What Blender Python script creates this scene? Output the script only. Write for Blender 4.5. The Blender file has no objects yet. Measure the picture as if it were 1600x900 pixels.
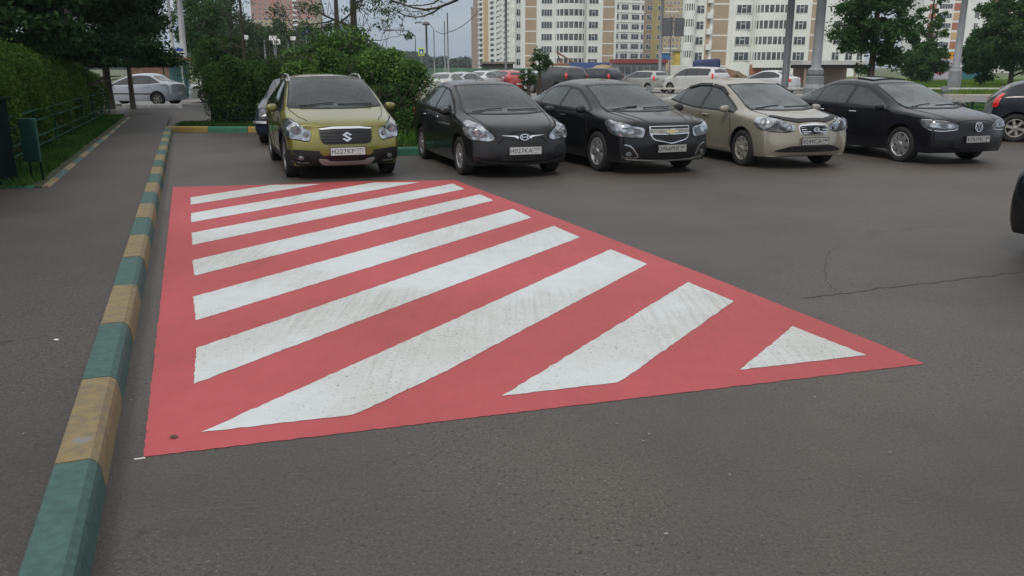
import bpy, bmesh, math, random
import numpy as np
from mathutils import Vector, Matrix
from mathutils.bvhtree import BVHTree
R=math.radians
random.seed(7); RNG=np.random.default_rng(7)
S=bpy.context.scene
col=S.collection
# ------------------------------------------------------------------ camera, sky, sun, exposure
FPX=1300.0; CH=1.68; YH=105.0
PIT=math.atan((450-YH)/FPX); CP,SP=math.cos(PIT),math.sin(PIT)
cam=bpy.data.cameras.new('camera'); camo=bpy.data.objects.new('camera',cam); col.objects.link(camo)
cam.sensor_width=36; cam.lens=36*FPX/1600; cam.clip_start=0.1; cam.clip_end=4000
camo.location=(0,0,CH); camo.rotation_euler=(math.pi/2-PIT,0,0)
S.camera=camo
w=bpy.data.worlds.new('World'); S.world=w; w.use_nodes=True
nt=w.node_tree; N=nt.nodes; LK=nt.links; N.clear()
SUN_EL,SUN_AZ=R(48),R(205)      # azimuth measured from +Y clockwise: behind the camera, to its left
sky=N.new('ShaderNodeTexSky'); sky.sky_type='NISHITA'; sky.sun_disc=False; sky.sun_elevation=SUN_EL; sky.sun_rotation=SUN_AZ
sky.air_density=1.3; sky.dust_density=3
tc=N.new('ShaderNodeTexCoord'); mp=N.new('ShaderNodeMapping'); mp.inputs['Scale'].default_value=(1.6,1.6,14)
mp.inputs['Location'].default_value=(3.1,1.7,0.5)
nz=N.new('ShaderNodeTexNoise'); nz.inputs['Scale'].default_value=3.2; nz.inputs['Detail'].default_value=7; nz.inputs['Roughness'].default_value=.55
LK.new(tc.outputs['Generated'],mp.inputs[0]); LK.new(mp.outputs[0],nz.inputs[0])
cr=N.new('ShaderNodeValToRGB')
cr.color_ramp.elements[0].position=.38; cr.color_ramp.elements[0].color=(.86,1.08,1.38,1)
cr.color_ramp.elements[1].position=.62; cr.color_ramp.elements[1].color=(1.42,1.53,1.66,1)
LK.new(nz.outputs[0],cr.inputs[0])
sx=N.new('ShaderNodeSeparateXYZ'); LK.new(tc.outputs['Generated'],sx.inputs[0])
gr=N.new('ShaderNodeMapRange'); gr.inputs[1].default_value=0.02; gr.inputs[2].default_value=.6; gr.inputs[3].default_value=5.5; gr.inputs[4].default_value=10.3
LK.new(sx.outputs['Z'],gr.inputs[0])
up_=N.new('ShaderNodeMapRange'); up_.inputs[1].default_value=.05; up_.inputs[2].default_value=.35; LK.new(sx.outputs['Z'],up_.inputs[0])
wm=N.new('ShaderNodeMixRGB'); wm.inputs[2].default_value=(1.17,1.09,.98,1); LK.new(cr.outputs[0],wm.inputs[1]); wsc=N.new('ShaderNodeMath'); wsc.operation='MULTIPLY'; wsc.inputs[1].default_value=.58; LK.new(up_.outputs[0],wsc.inputs[0]); LK.new(wsc.outputs[0],wm.inputs[0])
mul=N.new('ShaderNodeVectorMath'); mul.operation='SCALE'; LK.new(wm.outputs[0],mul.inputs[0]); LK.new(gr.outputs[0],mul.inputs['Scale'])
mix=N.new('ShaderNodeMixRGB'); mix.inputs[0].default_value=.88; LK.new(sky.outputs[0],mix.inputs[1]); LK.new(mul.outputs[0],mix.inputs[2])
bg=N.new('ShaderNodeBackground'); bg.inputs[1].default_value=.085; LK.new(mix.outputs[0],bg.inputs[0])
wo=N.new('ShaderNodeOutputWorld'); LK.new(bg.outputs[0],wo.inputs[0])
sl=bpy.data.lights.new('sun','SUN'); sl.energy=1.35; sl.angle=R(14); sl.color=(1,.93,.84)
so=bpy.data.objects.new('sun',sl); col.objects.link(so)
sd=Vector((math.sin(SUN_AZ)*math.cos(SUN_EL),math.cos(SUN_AZ)*math.cos(SUN_EL),math.sin(SUN_EL)))
so.rotation_euler=sd.to_track_quat('Z','Y').to_euler(); so.location=(0,-20,40)
S.view_settings.view_transform='Standard'; S.view_settings.look='None'; S.view_settings.exposure=-.08; S.view_settings.gamma=1
S.view_settings.use_curve_mapping=False

# ------------------------------------------------------------------ helpers
def at(px,py,z=0.0):
    x=px-800;u=450-py;d=(x,FPX*CP+u*SP,-FPX*SP+u*CP);t=(CH-z)/-d[2]
    return (d[0]*t,d[1]*t,z)
def atD(px,py,D):
    x=px-800;u=450-py;d=(x,FPX*CP+u*SP,-FPX*SP+u*CP);t=D/d[1]
    return (d[0]*t,D,CH+d[2]*t)
def tag(o,label=None,cat=None,group=None,kind=None):
    if label:o['label']=label
    if cat:o['category']=cat
    if group:o['group']=group
    if kind:o['kind']=kind
    return o
def empty(name,loc=(0,0,0),rz=0,**k):
    o=bpy.data.objects.new(name,None); col.objects.link(o); o.location=loc; o.rotation_euler=(0,0,rz); o.empty_display_size=.2
    return tag(o,**k)
def link(name,me,mats,parent=None,smooth=False,**k):
    if not isinstance(mats,(list,tuple)):mats=[mats]
    for m in mats: me.materials.append(m)
    o=bpy.data.objects.new(name,me); col.objects.link(o)
    if parent:o.parent=parent
    if smooth and len(me.polygons): me.polygons.foreach_set('use_smooth',[True]*len(me.polygons))
    return tag(o,**k)
def bmo(name,bm,mats,parent=None,smooth=False,**k):
    me=bpy.data.meshes.new(name); bm.normal_update(); bm.to_mesh(me); bm.free()
    return link(name,me,mats,parent,smooth,**k)
def copy_tree(o,parent=None):
    c=o.copy(); col.objects.link(c); c.parent=parent
    for ch in [x for x in o.children]: copy_tree(ch,c)
    return c
def box(bm,x0,x1,y0,y1,z0,z1,mi=0,bev=0,M=None):
    vs=[bm.verts.new(p) for p in ((x0,y0,z0),(x1,y0,z0),(x1,y1,z0),(x0,y1,z0),(x0,y0,z1),(x1,y0,z1),(x1,y1,z1),(x0,y1,z1))]
    fs=[bm.faces.new([vs[i] for i in q]) for q in ((0,3,2,1),(4,5,6,7),(0,1,5,4),(1,2,6,5),(2,3,7,6),(3,0,4,7))]
    for f in fs:f.material_index=mi
    if bev:
        es=list({e for f in fs for e in f.edges})
        r=bmesh.ops.bevel(bm,geom=es,offset=bev,segments=2,affect='EDGES',profile=.5)
        for f in r['faces']:f.material_index=mi
        vs=list({v for f in r['faces'] for v in f.verts}|{v for v in vs if v.is_valid})
    if M is not None:
        for v in {v for v in vs if v.is_valid}: v.co=M@v.co
    return vs
def tube(bm,pts,rads,n=8,mi=0,cap=True):
    if not isinstance(rads,(list,tuple)):rads=[rads]*len(pts)
    pts=[Vector(p) for p in pts]; rings=[]
    for i,p in enumerate(pts):
        a=pts[max(i-1,0)];b=pts[min(i+1,len(pts)-1)];d=(b-a).normalized()
        up=Vector((0,0,1)) if abs(d.z)<.9 else Vector((1,0,0))
        u=d.cross(up).normalized();v=d.cross(u)
        rings.append([bm.verts.new(p+(u*math.cos(t)+v*math.sin(t))*rads[i]) for t in [2*math.pi*k/n for k in range(n)]])
    for A,B in zip(rings,rings[1:]):
        for k in range(n):
            f=bm.faces.new((A[k],A[(k+1)%n],B[(k+1)%n],B[k])); f.material_index=mi; f.smooth=True
    if cap:
        for r,fl in((rings[0],False),(rings[-1],True)):
            f=bm.faces.new(r if not fl else r[::-1]); f.material_index=mi
def lathe(bm,prof,n=24,axis='z',c=(0,0,0),mi=0):
    rings=[]
    for r,h in prof:
        ring=[]
        for k in range(n):
            t=2*math.pi*k/n
            p=(r*math.cos(t),r*math.sin(t),h) if axis=='z' else (h,r*math.cos(t),r*math.sin(t))
            ring.append(bm.verts.new((p[0]+c[0],p[1]+c[1],p[2]+c[2])))
        rings.append(ring)
    for A,B in zip(rings,rings[1:]):
        for k in range(n):
            f=bm.faces.new((A[k],A[(k+1)%n],B[(k+1)%n],B[k])); f.material_index=mi; f.smooth=True
    return rings
def prism(bm,poly,z0,z1,mi=0,M=None):
    b=[bm.verts.new((x,y,z0)) for x,y in poly]; t=[bm.verts.new((x,y,z1)) for x,y in poly]
    n=len(poly); fs=[bm.faces.new(t),bm.faces.new(b[::-1])]
    for i in range(n): fs.append(bm.faces.new((b[i],b[(i+1)%n],t[(i+1)%n],t[i])))
    for f in fs:f.material_index=mi
    if M is not None:
        for v in b+t:v.co=M@v.co
def sheet(name,poly,z,mat,**k):
    bm=bmesh.new(); f=bm.faces.new([bm.verts.new((p[0],p[1],z)) for p in poly])
    if f.normal.z<0 or True:
        f.normal_update()
        if f.normal.z<0:f.normal_flip()
    return bmo(name,bm,mat,**k)

# ------------------------------------------------------------------ materials
def mat(name,c,rough=.6,metal=0,coat=0,var=0,vs=5,bump=0,bs=50,spec=.5,c2=None,coord='Object',detail=6,lo=.35,hi=.65,em=None,scalev=None):
    m=bpy.data.materials.new(name); m.use_nodes=True; n=m.node_tree.nodes; l=m.node_tree.links
    b=n['Principled BSDF']; b.inputs['Base Color'].default_value=(*c,1); b.inputs['Roughness'].default_value=rough
    b.inputs['Metallic'].default_value=metal; b.inputs['Coat Weight'].default_value=coat; b.inputs['Coat Roughness'].default_value=.06
    b.inputs['Specular IOR Level'].default_value=spec
    t=n.new('ShaderNodeTexCoord'); src=t.outputs[coord]
    if scalev:
        q=n.new('ShaderNodeMapping'); q.inputs['Scale'].default_value=scalev; l.new(src,q.inputs[0]); src=q.outputs[0]
    if var or c2:
        z=n.new('ShaderNodeTexNoise'); z.inputs['Scale'].default_value=vs; z.inputs['Detail'].default_value=detail; l.new(src,z.inputs[0])
        r=n.new('ShaderNodeValToRGB'); r.color_ramp.elements[0].position=lo; r.color_ramp.elements[1].position=hi
        a=c2 if c2 else tuple(x*(1-var) for x in c); bb=c if c2 else tuple(min(1,x*(1+var)) for x in c)
        r.color_ramp.elements[0].color=(*a,1); r.color_ramp.elements[1].color=(*bb,1)
        l.new(z.outputs[0],r.inputs[0]); l.new(r.outputs[0],b.inputs['Base Color'])
    if bump:
        z=n.new('ShaderNodeTexNoise'); z.inputs['Scale'].default_value=bs; z.inputs['Detail'].default_value=3; l.new(src,z.inputs[0])
        u=n.new('ShaderNodeBump'); u.inputs['Strength'].default_value=bump; u.inputs['Distance'].default_value=.01
        l.new(z.outputs[0],u.inputs['Height']); l.new(u.outputs[0],b.inputs['Normal'])
    if em:
        b.inputs['Emission Color'].default_value=(*em[0],1); b.inputs['Emission Strength'].default_value=em[1]
    return m
def asphalt(name,base,warm,speck=1.0,cracks=False):
    m=bpy.data.materials.new(name); m.use_nodes=True; n=m.node_tree.nodes; l=m.node_tree.links
    b=n['Principled BSDF']; b.inputs['Roughness'].default_value=.58; b.inputs['Specular IOR Level'].default_value=.5
    t=n.new('ShaderNodeTexCoord'); P=t.outputs['Object']
    def noise(s,d,r=.5):
        z=n.new('ShaderNodeTexNoise'); z.inputs['Scale'].default_value=s; z.inputs['Detail'].default_value=d; z.inputs['Roughness'].default_value=r; l.new(P,z.inputs[0]); return z.outputs[0]
    def ramp(s,p0,c0,p1,c1):
        r=n.new('ShaderNodeValToRGB'); r.color_ramp.elements[0].position=p0; r.color_ramp.elements[1].position=p1
        r.color_ramp.elements[0].color=(*c0,1); r.color_ramp.elements[1].color=(*c1,1); l.new(s,r.inputs[0]); return r.outputs[0]
    def mixc(f,a,bb,mode='MIX'):
        x=n.new('ShaderNodeMixRGB'); x.blend_type=mode
        if isinstance(f,float):x.inputs[0].default_value=f
        else:l.new(f,x.inputs[0])
        for i,s in((1,a),(2,bb)):
            if isinstance(s,tuple):x.inputs[i].default_value=(*s,1)
            else:l.new(s,x.inputs[i])
        return x.outputs[0]
    c=ramp(noise(.55,6,.6),.3,tuple(x*.80 for x in base),.72,warm)
    c=mixc(ramp(noise(.23,5,.6),.46,(0,0,0),.66,(.9,.9,.9)),c,(warm[0]*1.12,warm[1]*1.04,warm[2]*.96))
    fine=ramp(noise(70,4,.7),.30,(.62,.62,.62),.70,(1.38,1.37,1.36))
    c=mixc(.9*speck if speck<1.1 else 1.0,c,fine,'MULTIPLY')
    rough_zone=ramp(noise(.5,4,.6),.38,(.15,.15,.15),.60,(1,1,1))
    pits=ramp(noise(40,6,.7),.555,(0,0,0),.63,(1,1,1)); c=mixc(mixc(1.0,pits,rough_zone,'MULTIPLY'),c,(.018,.017,.016))
    grit=ramp(noise(66,4,.65),.60,(0,0,0),.67,(.75,.75,.75)); c=mixc(mixc(1.0,grit,rough_zone,'MULTIPLY'),c,(.24,.23,.215))
    v=n.new('ShaderNodeTexVoronoi'); v.inputs['Scale'].default_value=13; l.new(P,v.inputs[0])
    dots=ramp(v.outputs['Distance'],.045,(1,1,1),.07,(0,0,0))
    sel=ramp(v.outputs['Color'],.86,(0,0,0),.88,(.8,.8,.8)); c=mixc(mixc(1.0,dots,sel,'MULTIPLY'),c,(.40,.39,.37))
    v2=n.new('ShaderNodeTexVoronoi'); v2.inputs['Scale'].default_value=6; l.new(P,v2.inputs[0])
    d2=ramp(v2.outputs['Distance'],.06,(1,1,1),.10,(0,0,0)); s2=ramp(v2.outputs['Color'],.80,(0,0,0),.82,(.8,.8,.8))
    c=mixc(mixc(1.0,d2,s2,'MULTIPLY'),c,(.02,.02,.02))
    st=ramp(noise(1.3,7,.65),.60,(0,0,0),.72,(.6,.6,.6)); c=mixc(st,c,tuple(x*.62 for x in base))
    st=ramp(noise(3.1,5,.6),.68,(0,0,0),.73,(.6,.6,.6)); c=mixc(st,c,tuple(x*.42 for x in base))
    if cracks:
        # thin wandering cracks: bands where a warped voronoi edge distance is tiny, only in some zones
        wn=n.new('ShaderNodeTexNoise'); wn.inputs['Scale'].default_value=1.2; wn.inputs['Detail'].default_value=6; l.new(P,wn.inputs[0])
        ad=n.new('ShaderNodeVectorMath'); ad.operation='MULTIPLY_ADD'; ad.inputs[1].default_value=(1.2,1.2,0); l.new(wn.outputs['Color'],ad.inputs[0]); l.new(P,ad.inputs[2])
        v3=n.new('ShaderNodeTexVoronoi'); v3.feature='DISTANCE_TO_EDGE'; v3.inputs['Scale'].default_value=.28; l.new(ad.outputs[0],v3.inputs[0])
        ck=ramp(v3.outputs['Distance'],.002,(1,1,1),.007,(0,0,0))
        zone=ramp(noise(.35,2),.55,(0,0,0),.66,(.6,.6,.6))
        c=mixc(mixc(1.0,ck,zone,'MULTIPLY'),c,(.035,.033,.03))
    l.new(c,b.inputs['Base Color'])
    u=n.new('ShaderNodeBump'); u.inputs['Strength'].default_value=.6; u.inputs['Distance'].default_value=.006
    l.new(noise(110,3),u.inputs['Height']); l.new(u.outputs[0],b.inputs['Normal'])
    return m
def paint_mat(name,c,wear,streak):
    m=bpy.data.materials.new(name); m.use_nodes=True; n=m.node_tree.nodes; l=m.node_tree.links
    b=n['Principled BSDF']; b.inputs['Roughness'].default_value=.62; b.inputs['Specular IOR Level'].default_value=.3
    t=n.new('ShaderNodeTexCoord'); P=t.outputs['Object']
    q=n.new('ShaderNodeMapping'); q.inputs['Rotation'].default_value=(0,0,R(8)); q.inputs['Scale'].default_value=(26,1.1,1); l.new(P,q.inputs[0])
    def noise(sc,d,rr=.5,v=None):
        z=n.new('ShaderNodeTexNoise'); z.inputs['Scale'].default_value=sc; z.inputs['Detail'].default_value=d; z.inputs['Roughness'].default_value=rr; l.new(v or P,z.inputs[0]); return z.outputs[0]
    def ramp(s,p0,a,p1,d):
        r=n.new('ShaderNodeValToRGB'); r.color_ramp.elements[0].position=p0; r.color_ramp.elements[1].position=p1
        r.color_ramp.elements[0].color=(a,a,a,1); r.color_ramp.elements[1].color=(d,d,d,1); l.new(s,r.inputs[0]); return r.outputs[0]
    def mx(f,a,bb,mode='MIX'):
        x=n.new('ShaderNodeMixRGB'); x.blend_type=mode
        if isinstance(f,float):x.inputs[0].default_value=f
        else:l.new(f,x.inputs[0])
        for i,s in((1,a),(2,bb)):
            if isinstance(s,tuple):x.inputs[i].default_value=(*s,1)
            else:l.new(s,x.inputs[i])
        return x.outputs[0]
    tyre=mx(1.0,ramp(noise(1.0,4,.6,q.outputs[0]),.46,0,.66,streak),ramp(noise(.55,3),.46,0,.62,1),'MULTIPLY')
    worn=tuple(c[k]*f for k,f in enumerate((.80,.77,.70)))
    cc=mx(ramp(noise(.42,4,.6),.40,0,.66,.85),c,worn)
    cc=mx(ramp(noise(7,5,.65),.45,0,.8,.35),cc,tuple(x*.82 for x in worn))
    cc=mx(tyre,cc,tuple(x*.84 for x in worn))
    zone=ramp(noise(.42,4,.6),.42,.12,.60,1)
    pits=mx(1.0,ramp(noise(44,5,.62),.60,0,.67,wear),zone,'MULTIPLY')
    cc=mx(pits,cc,(.13,.12,.115))
    gr=mx(1.0,ramp(noise(90,3,.6),.52,0,.75,wear*.55),zone,'MULTIPLY'); cc=mx(gr,cc,tuple(x*.55 for x in worn))
    st=ramp(noise(2.6,6,.65),.66,0,.76,.35*wear); cc=mx(st,cc,tuple(x*.6 for x in worn))
    z3=n.new('ShaderNodeTexNoise'); z3.inputs['Scale'].default_value=80; z3.inputs['Detail'].default_value=3; l.new(P,z3.inputs[0])
    l.new(cc,b.inputs['Base Color'])
    u=n.new('ShaderNodeBump'); u.inputs['Strength'].default_value=.4; u.inputs['Distance'].default_value=.005
    l.new(z3.outputs[0],u.inputs['Height']); l.new(u.outputs[0],b.inputs['Normal'])
    return m
def leaf_mat(name,c,c2,tr=.3):
    m=bpy.data.materials.new(name); m.use_nodes=True; n=m.node_tree.nodes; l=m.node_tree.links
    b=n['Principled BSDF']; b.inputs['Roughness'].default_value=.7; b.inputs['Specular IOR Level'].default_value=.10
    g=n.new('ShaderNodeNewGeometry'); r=n.new('ShaderNodeValToRGB')
    r.color_ramp.elements[0].color=(*c,1); r.color_ramp.elements[1].color=(*c2,1); l.new(g.outputs['Random Per Island'],r.inputs[0])
    t=n.new('ShaderNodeTexCoord'); z=n.new('ShaderNodeTexNoise'); z.inputs['Scale'].default_value=1.3; l.new(t.outputs['Object'],z.inputs[0])
    x=n.new('ShaderNodeMixRGB'); x.blend_type='MULTIPLY'; x.inputs[0].default_value=.8
    r2=n.new('ShaderNodeValToRGB'); r2.color_ramp.elements[0].position=.35; r2.color_ramp.elements[0].color=(.6,.65,.6,1); r2.color_ramp.elements[1].position=.65; r2.color_ramp.elements[1].color=(1.35,1.3,1.1,1)
    l.new(z.outputs[0],r2.inputs[0]); l.new(r.outputs[0],x.inputs[1]); l.new(r2.outputs[0],x.inputs[2]); l.new(x.outputs[0],b.inputs['Base Color'])
    tl=n.new('ShaderNodeBsdfTranslucent'); l.new(x.outputs[0],tl.inputs[0]); mx=n.new('ShaderNodeMixShader'); mx.inputs[0].default_value=tr
    l.new(b.outputs[0],mx.inputs[1]); l.new(tl.outputs[0],mx.inputs[2]); l.new(mx.outputs[0],n['Material Output'].inputs[0])
    return m
M={}
M['asphalt']=asphalt('parking_asphalt',(.064,.056,.050),(.090,.080,.070),1.35,True)
M['walk']=asphalt('sidewalk_asphalt',(.050,.044,.039),(.066,.058,.051),1.2)
M['road']=asphalt('road_asphalt',(.15,.148,.145),(.21,.205,.20),.4)
M['red']=paint_mat('red_marking_paint',(.46,.088,.100),.55,.35)
M['white']=paint_mat('white_marking_paint',(.61,.65,.665),.95,.75)
M['kgreen']=mat('green_kerb_paint',(.048,.105,.092),.7,var=.16,vs=22,bump=.3,bs=60)
M['kyellow']=mat('yellow_kerb_paint',(.235,.18,.085),.75,c2=(.175,.14,.09),vs=16,bump=.3,bs=60,lo=.38,hi=.6)
_m=M['kyellow']; _n=_m.node_tree.nodes; _l=_m.node_tree.links; _b=_n['Principled BSDF']; _src=_b.inputs['Base Color'].links[0].from_socket
_t=_n.new('ShaderNodeTexCoord'); _d=_n.new('ShaderNodeVectorMath'); _d.operation='DISTANCE'; _d.inputs[1].default_value=(-1.831,3.255,.15)
_z=_n.new('ShaderNodeTexNoise'); _z.inputs['Scale'].default_value=22; _l.new(_t.outputs['Object'],_z.inputs[0])
_a=_n.new('ShaderNodeMath'); _a.operation='MULTIPLY_ADD'; _a.inputs[1].default_value=.05; _l.new(_z.outputs[0],_a.inputs[0]); _l.new(_t.outputs['Object'],_d.inputs[0]); _l.new(_d.outputs['Value'],_a.inputs[2])
_r=_n.new('ShaderNodeValToRGB'); _r.color_ramp.elements[0].position=.058; _r.color_ramp.elements[0].color=(.9,.9,.9,1); _r.color_ramp.elements[1].position=.066; _r.color_ramp.elements[1].color=(0,0,0,1); _l.new(_a.outputs[0],_r.inputs[0])
_x=_n.new('ShaderNodeMixRGB'); _x.inputs[2].default_value=(.20,.195,.19,1); _l.new(_r.outputs[0],_x.inputs[0]); _l.new(_src,_x.inputs[1]); _l.new(_x.outputs[0],_b.inputs['Base Color'])
M['kyellow2']=mat('fresh_yellow_kerb_paint',(.36,.24,.05),.7,c2=(.28,.21,.08),vs=5,bump=.3,bs=60)
M['kgreen2']=mat('fresh_green_kerb_paint',(.03,.15,.095),.7,var=.15,vs=5,bump=.3,bs=60)
M['concrete']=mat('concrete',(.36,.34,.31),.85,var=.2,vs=3,bump=.3,bs=40)
M['scuff']=mat('bare_concrete_scuff',(.17,.165,.165),.85,var=.2,vs=30)
M['whitekerb']=mat('whitewashed_kerb',(.62,.60,.56),.8,var=.2,vs=3)
M['soil']=mat('lawn_soil',(.045,.06,.02),.95,c2=(.03,.035,.015),vs=3)
M['field']=mat('far_grass',(.095,.15,.035),.95,c2=(.13,.15,.055),vs=.3)
M['dirt']=mat('far_ground',(.13,.14,.08),.95,c2=(.08,.11,.045),vs=.05)
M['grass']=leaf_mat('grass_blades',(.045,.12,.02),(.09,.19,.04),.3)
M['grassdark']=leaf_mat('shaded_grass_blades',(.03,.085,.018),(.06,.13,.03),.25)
M['grassfar']=leaf_mat('meadow_blades',(.08,.17,.03),(.17,.24,.05),.3)
M['hedge']=leaf_mat('hedge_leaves',(.034,.082,.016),(.085,.15,.028),.28)
M['bush']=leaf_mat('bush_leaves',(.052,.12,.04),(.14,.24,.065),.3)
M['bushd']=leaf_mat('dark_bush_leaves',(.027,.068,.024),(.075,.135,.042),.22)
M['spruce']=leaf_mat('dark_tree_leaves',(.010,.030,.012),(.026,.062,.020),.12)
M['spruce2']=leaf_mat('dark_tree_leaves_second',(.012,.036,.017),(.030,.075,.032),.15)
M['tree']=leaf_mat('tree_leaves',(.028,.07,.032),(.075,.14,.05),.25)
M['treeol']=leaf_mat('olive_tree_leaves',(.045,.10,.03),(.085,.15,.045),.25)
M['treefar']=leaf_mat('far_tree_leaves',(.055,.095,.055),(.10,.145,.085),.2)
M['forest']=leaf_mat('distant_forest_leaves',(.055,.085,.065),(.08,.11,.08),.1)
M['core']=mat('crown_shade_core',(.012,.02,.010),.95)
M['bark']=mat('bark',(.055,.045,.035),.9,var=.3,vs=8,scalev=(1,1,.2))
M['barkl']=mat('grey_bark',(.10,.095,.085),.9,var=.3,vs=8,scalev=(1,1,.2))
M['fgreen']=mat('green_fence_paint',(.012,.055,.035),.8,spec=.15,var=.15,vs=6)
M['fgreend']=mat('dark_green_fence_paint',(.01,.04,.03),.8,spec=.15,var=.15,vs=6)
M['cab']=mat('dark_green_cabinet_paint',(.004,.010,.009),.9,spec=.1,var=.3,vs=4)
M['tyre']=mat('tyre_rubber',(.014,.014,.014),.8,var=.2,vs=10)
M['arch']=mat('arch_liner',(.005,.005,.005),.95)
M['plastic']=mat('black_trim_plastic',(.012,.012,.014),.55,var=.2,vs=15)
M['grille']=mat('grille_black',(.006,.006,.008),.4)
M['chrome']=mat('chrome',(.75,.75,.77),.18,1)
M['alloy']=mat('alloy_silver',(.42,.42,.43),.35,.7,var=.15,vs=12)
M['alloydirty']=mat('dusty_wheel_trim',(.30,.29,.26),.5,.4,var=.2,vs=12)
M['glass']=mat('tinted_car_glass',(.018,.02,.023),.05,0,.5,spec=.6,var=.4,vs=2)
M['screen']=mat('windscreen_glass',(.055,.062,.07),.06,0,.6,c2=(.025,.028,.032),vs=2.2,detail=3)  # opaque pane; the lit cabin behind it is put into the base colour
M['screenl']=mat('light_windscreen_glass',(.17,.185,.185),.06,0,.6,c2=(.08,.088,.09),vs=2.5,detail=3)
M['lampc']=mat('headlamp_reflector',(.37,.39,.42),.12,.8,.9,var=.45,vs=9,detail=1)
M['lampd']=mat('headlamp_dark_bezel',(.10,.105,.12),.15,.3,.9,var=.3,vs=20)
M['lampw']=mat('headlamp_lens',(.8,.82,.86),.05,.2,1)
M['redlamp']=mat('red_tail_lamp',(.55,.015,.015),.15,0,.9,em=((.6,.01,.01),.12))
M['plate']=mat('number_plate_white',(.50,.50,.50),.5,var=.06,vs=40)
M['plated']=mat('dusty_number_plate',(.33,.33,.32),.6,var=.12,vs=30)
M['ink']=mat('number_plate_ink',(.012,.012,.014),.5)
M['gold']=mat('gold_emblem',(.72,.62,.30),.3,.6)
M['seam']=mat('panel_gap',(.003,.003,.003),.9)
M['steel']=mat('galvanised_pole',(.25,.26,.275),.6,.2,var=.12,vs=2)
M['steeld']=mat('dark_grey_pole',(.12,.125,.135),.6,.2,var=.12,vs=2)
M['polewhite']=mat('pale_concrete_pole',(.40,.42,.43),.8,var=.12,vs=2)
M['rail']=mat('white_guard_rail',(.55,.55,.50),.6,var=.15,vs=3)
M['wire']=mat('overhead_wire',(.03,.03,.035),.7)
def glassmat(name,tint,dust,dcol=(.16,.17,.17)):
    m=bpy.data.materials.new(name); m.use_nodes=True; n=m.node_tree.nodes; l=m.node_tree.links; n.clear()
    tr=n.new('ShaderNodeBsdfTransparent'); tr.inputs[0].default_value=(*tint,1)
    gl=n.new('ShaderNodeBsdfGlossy'); gl.inputs['Roughness'].default_value=.035; gl.inputs[0].default_value=(.95,1,1,1)
    df=n.new('ShaderNodeBsdfDiffuse'); df.inputs[0].default_value=(*dcol,1)
    t=n.new('ShaderNodeTexCoord'); z=n.new('ShaderNodeTexNoise'); z.inputs['Scale'].default_value=3; z.inputs['Detail'].default_value=5; l.new(t.outputs['Object'],z.inputs[0])
    mr=n.new('ShaderNodeMapRange'); mr.inputs[1].default_value=.3; mr.inputs[2].default_value=.75; mr.inputs[3].default_value=dust*.4; mr.inputs[4].default_value=dust*1.6; l.new(z.outputs[0],mr.inputs[0])
    m1=n.new('ShaderNodeMixShader'); l.new(mr.outputs[0],m1.inputs[0]); l.new(tr.outputs[0],m1.inputs[1]); l.new(df.outputs[0],m1.inputs[2])
    fr=n.new('ShaderNodeFresnel'); fr.inputs[0].default_value=1.6; m2=n.new('ShaderNodeMixShader'); l.new(fr.outputs[0],m2.inputs[0]); l.new(m1.outputs[0],m2.inputs[1]); l.new(gl.outputs[0],m2.inputs[2])
    o=n.new('ShaderNodeOutputMaterial'); l.new(m2.outputs[0],o.inputs[0]); return m
M['ws']=glassmat('clear_windscreen',(.62,.66,.67),.13); M['wsl']=glassmat('light_windscreen',(.74,.77,.77),.30,(.24,.25,.25)); M['sg']=glassmat('tinted_side_glass',(.20,.21,.22),.12); M['sgl']=glassmat('light_side_glass',(.55,.6,.6),.15)
M['cabin']=mat('cabin_lining',(.05,.05,.052),.8); M['seat']=mat('seat_cloth',(.17,.17,.17),.9,var=.15,vs=12)
def carpaint(name,c,metal=.0,dust=None,rough=.28):
    return mat(name,c,rough,metal,.65 if sum(c)<.12 else 1.0,spec=.12 if sum(c)<.12 else .5,c2=dust if dust else tuple(x*.8+.004 for x in c),vs=1.3,detail=8,lo=.3,hi=.75)
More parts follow.
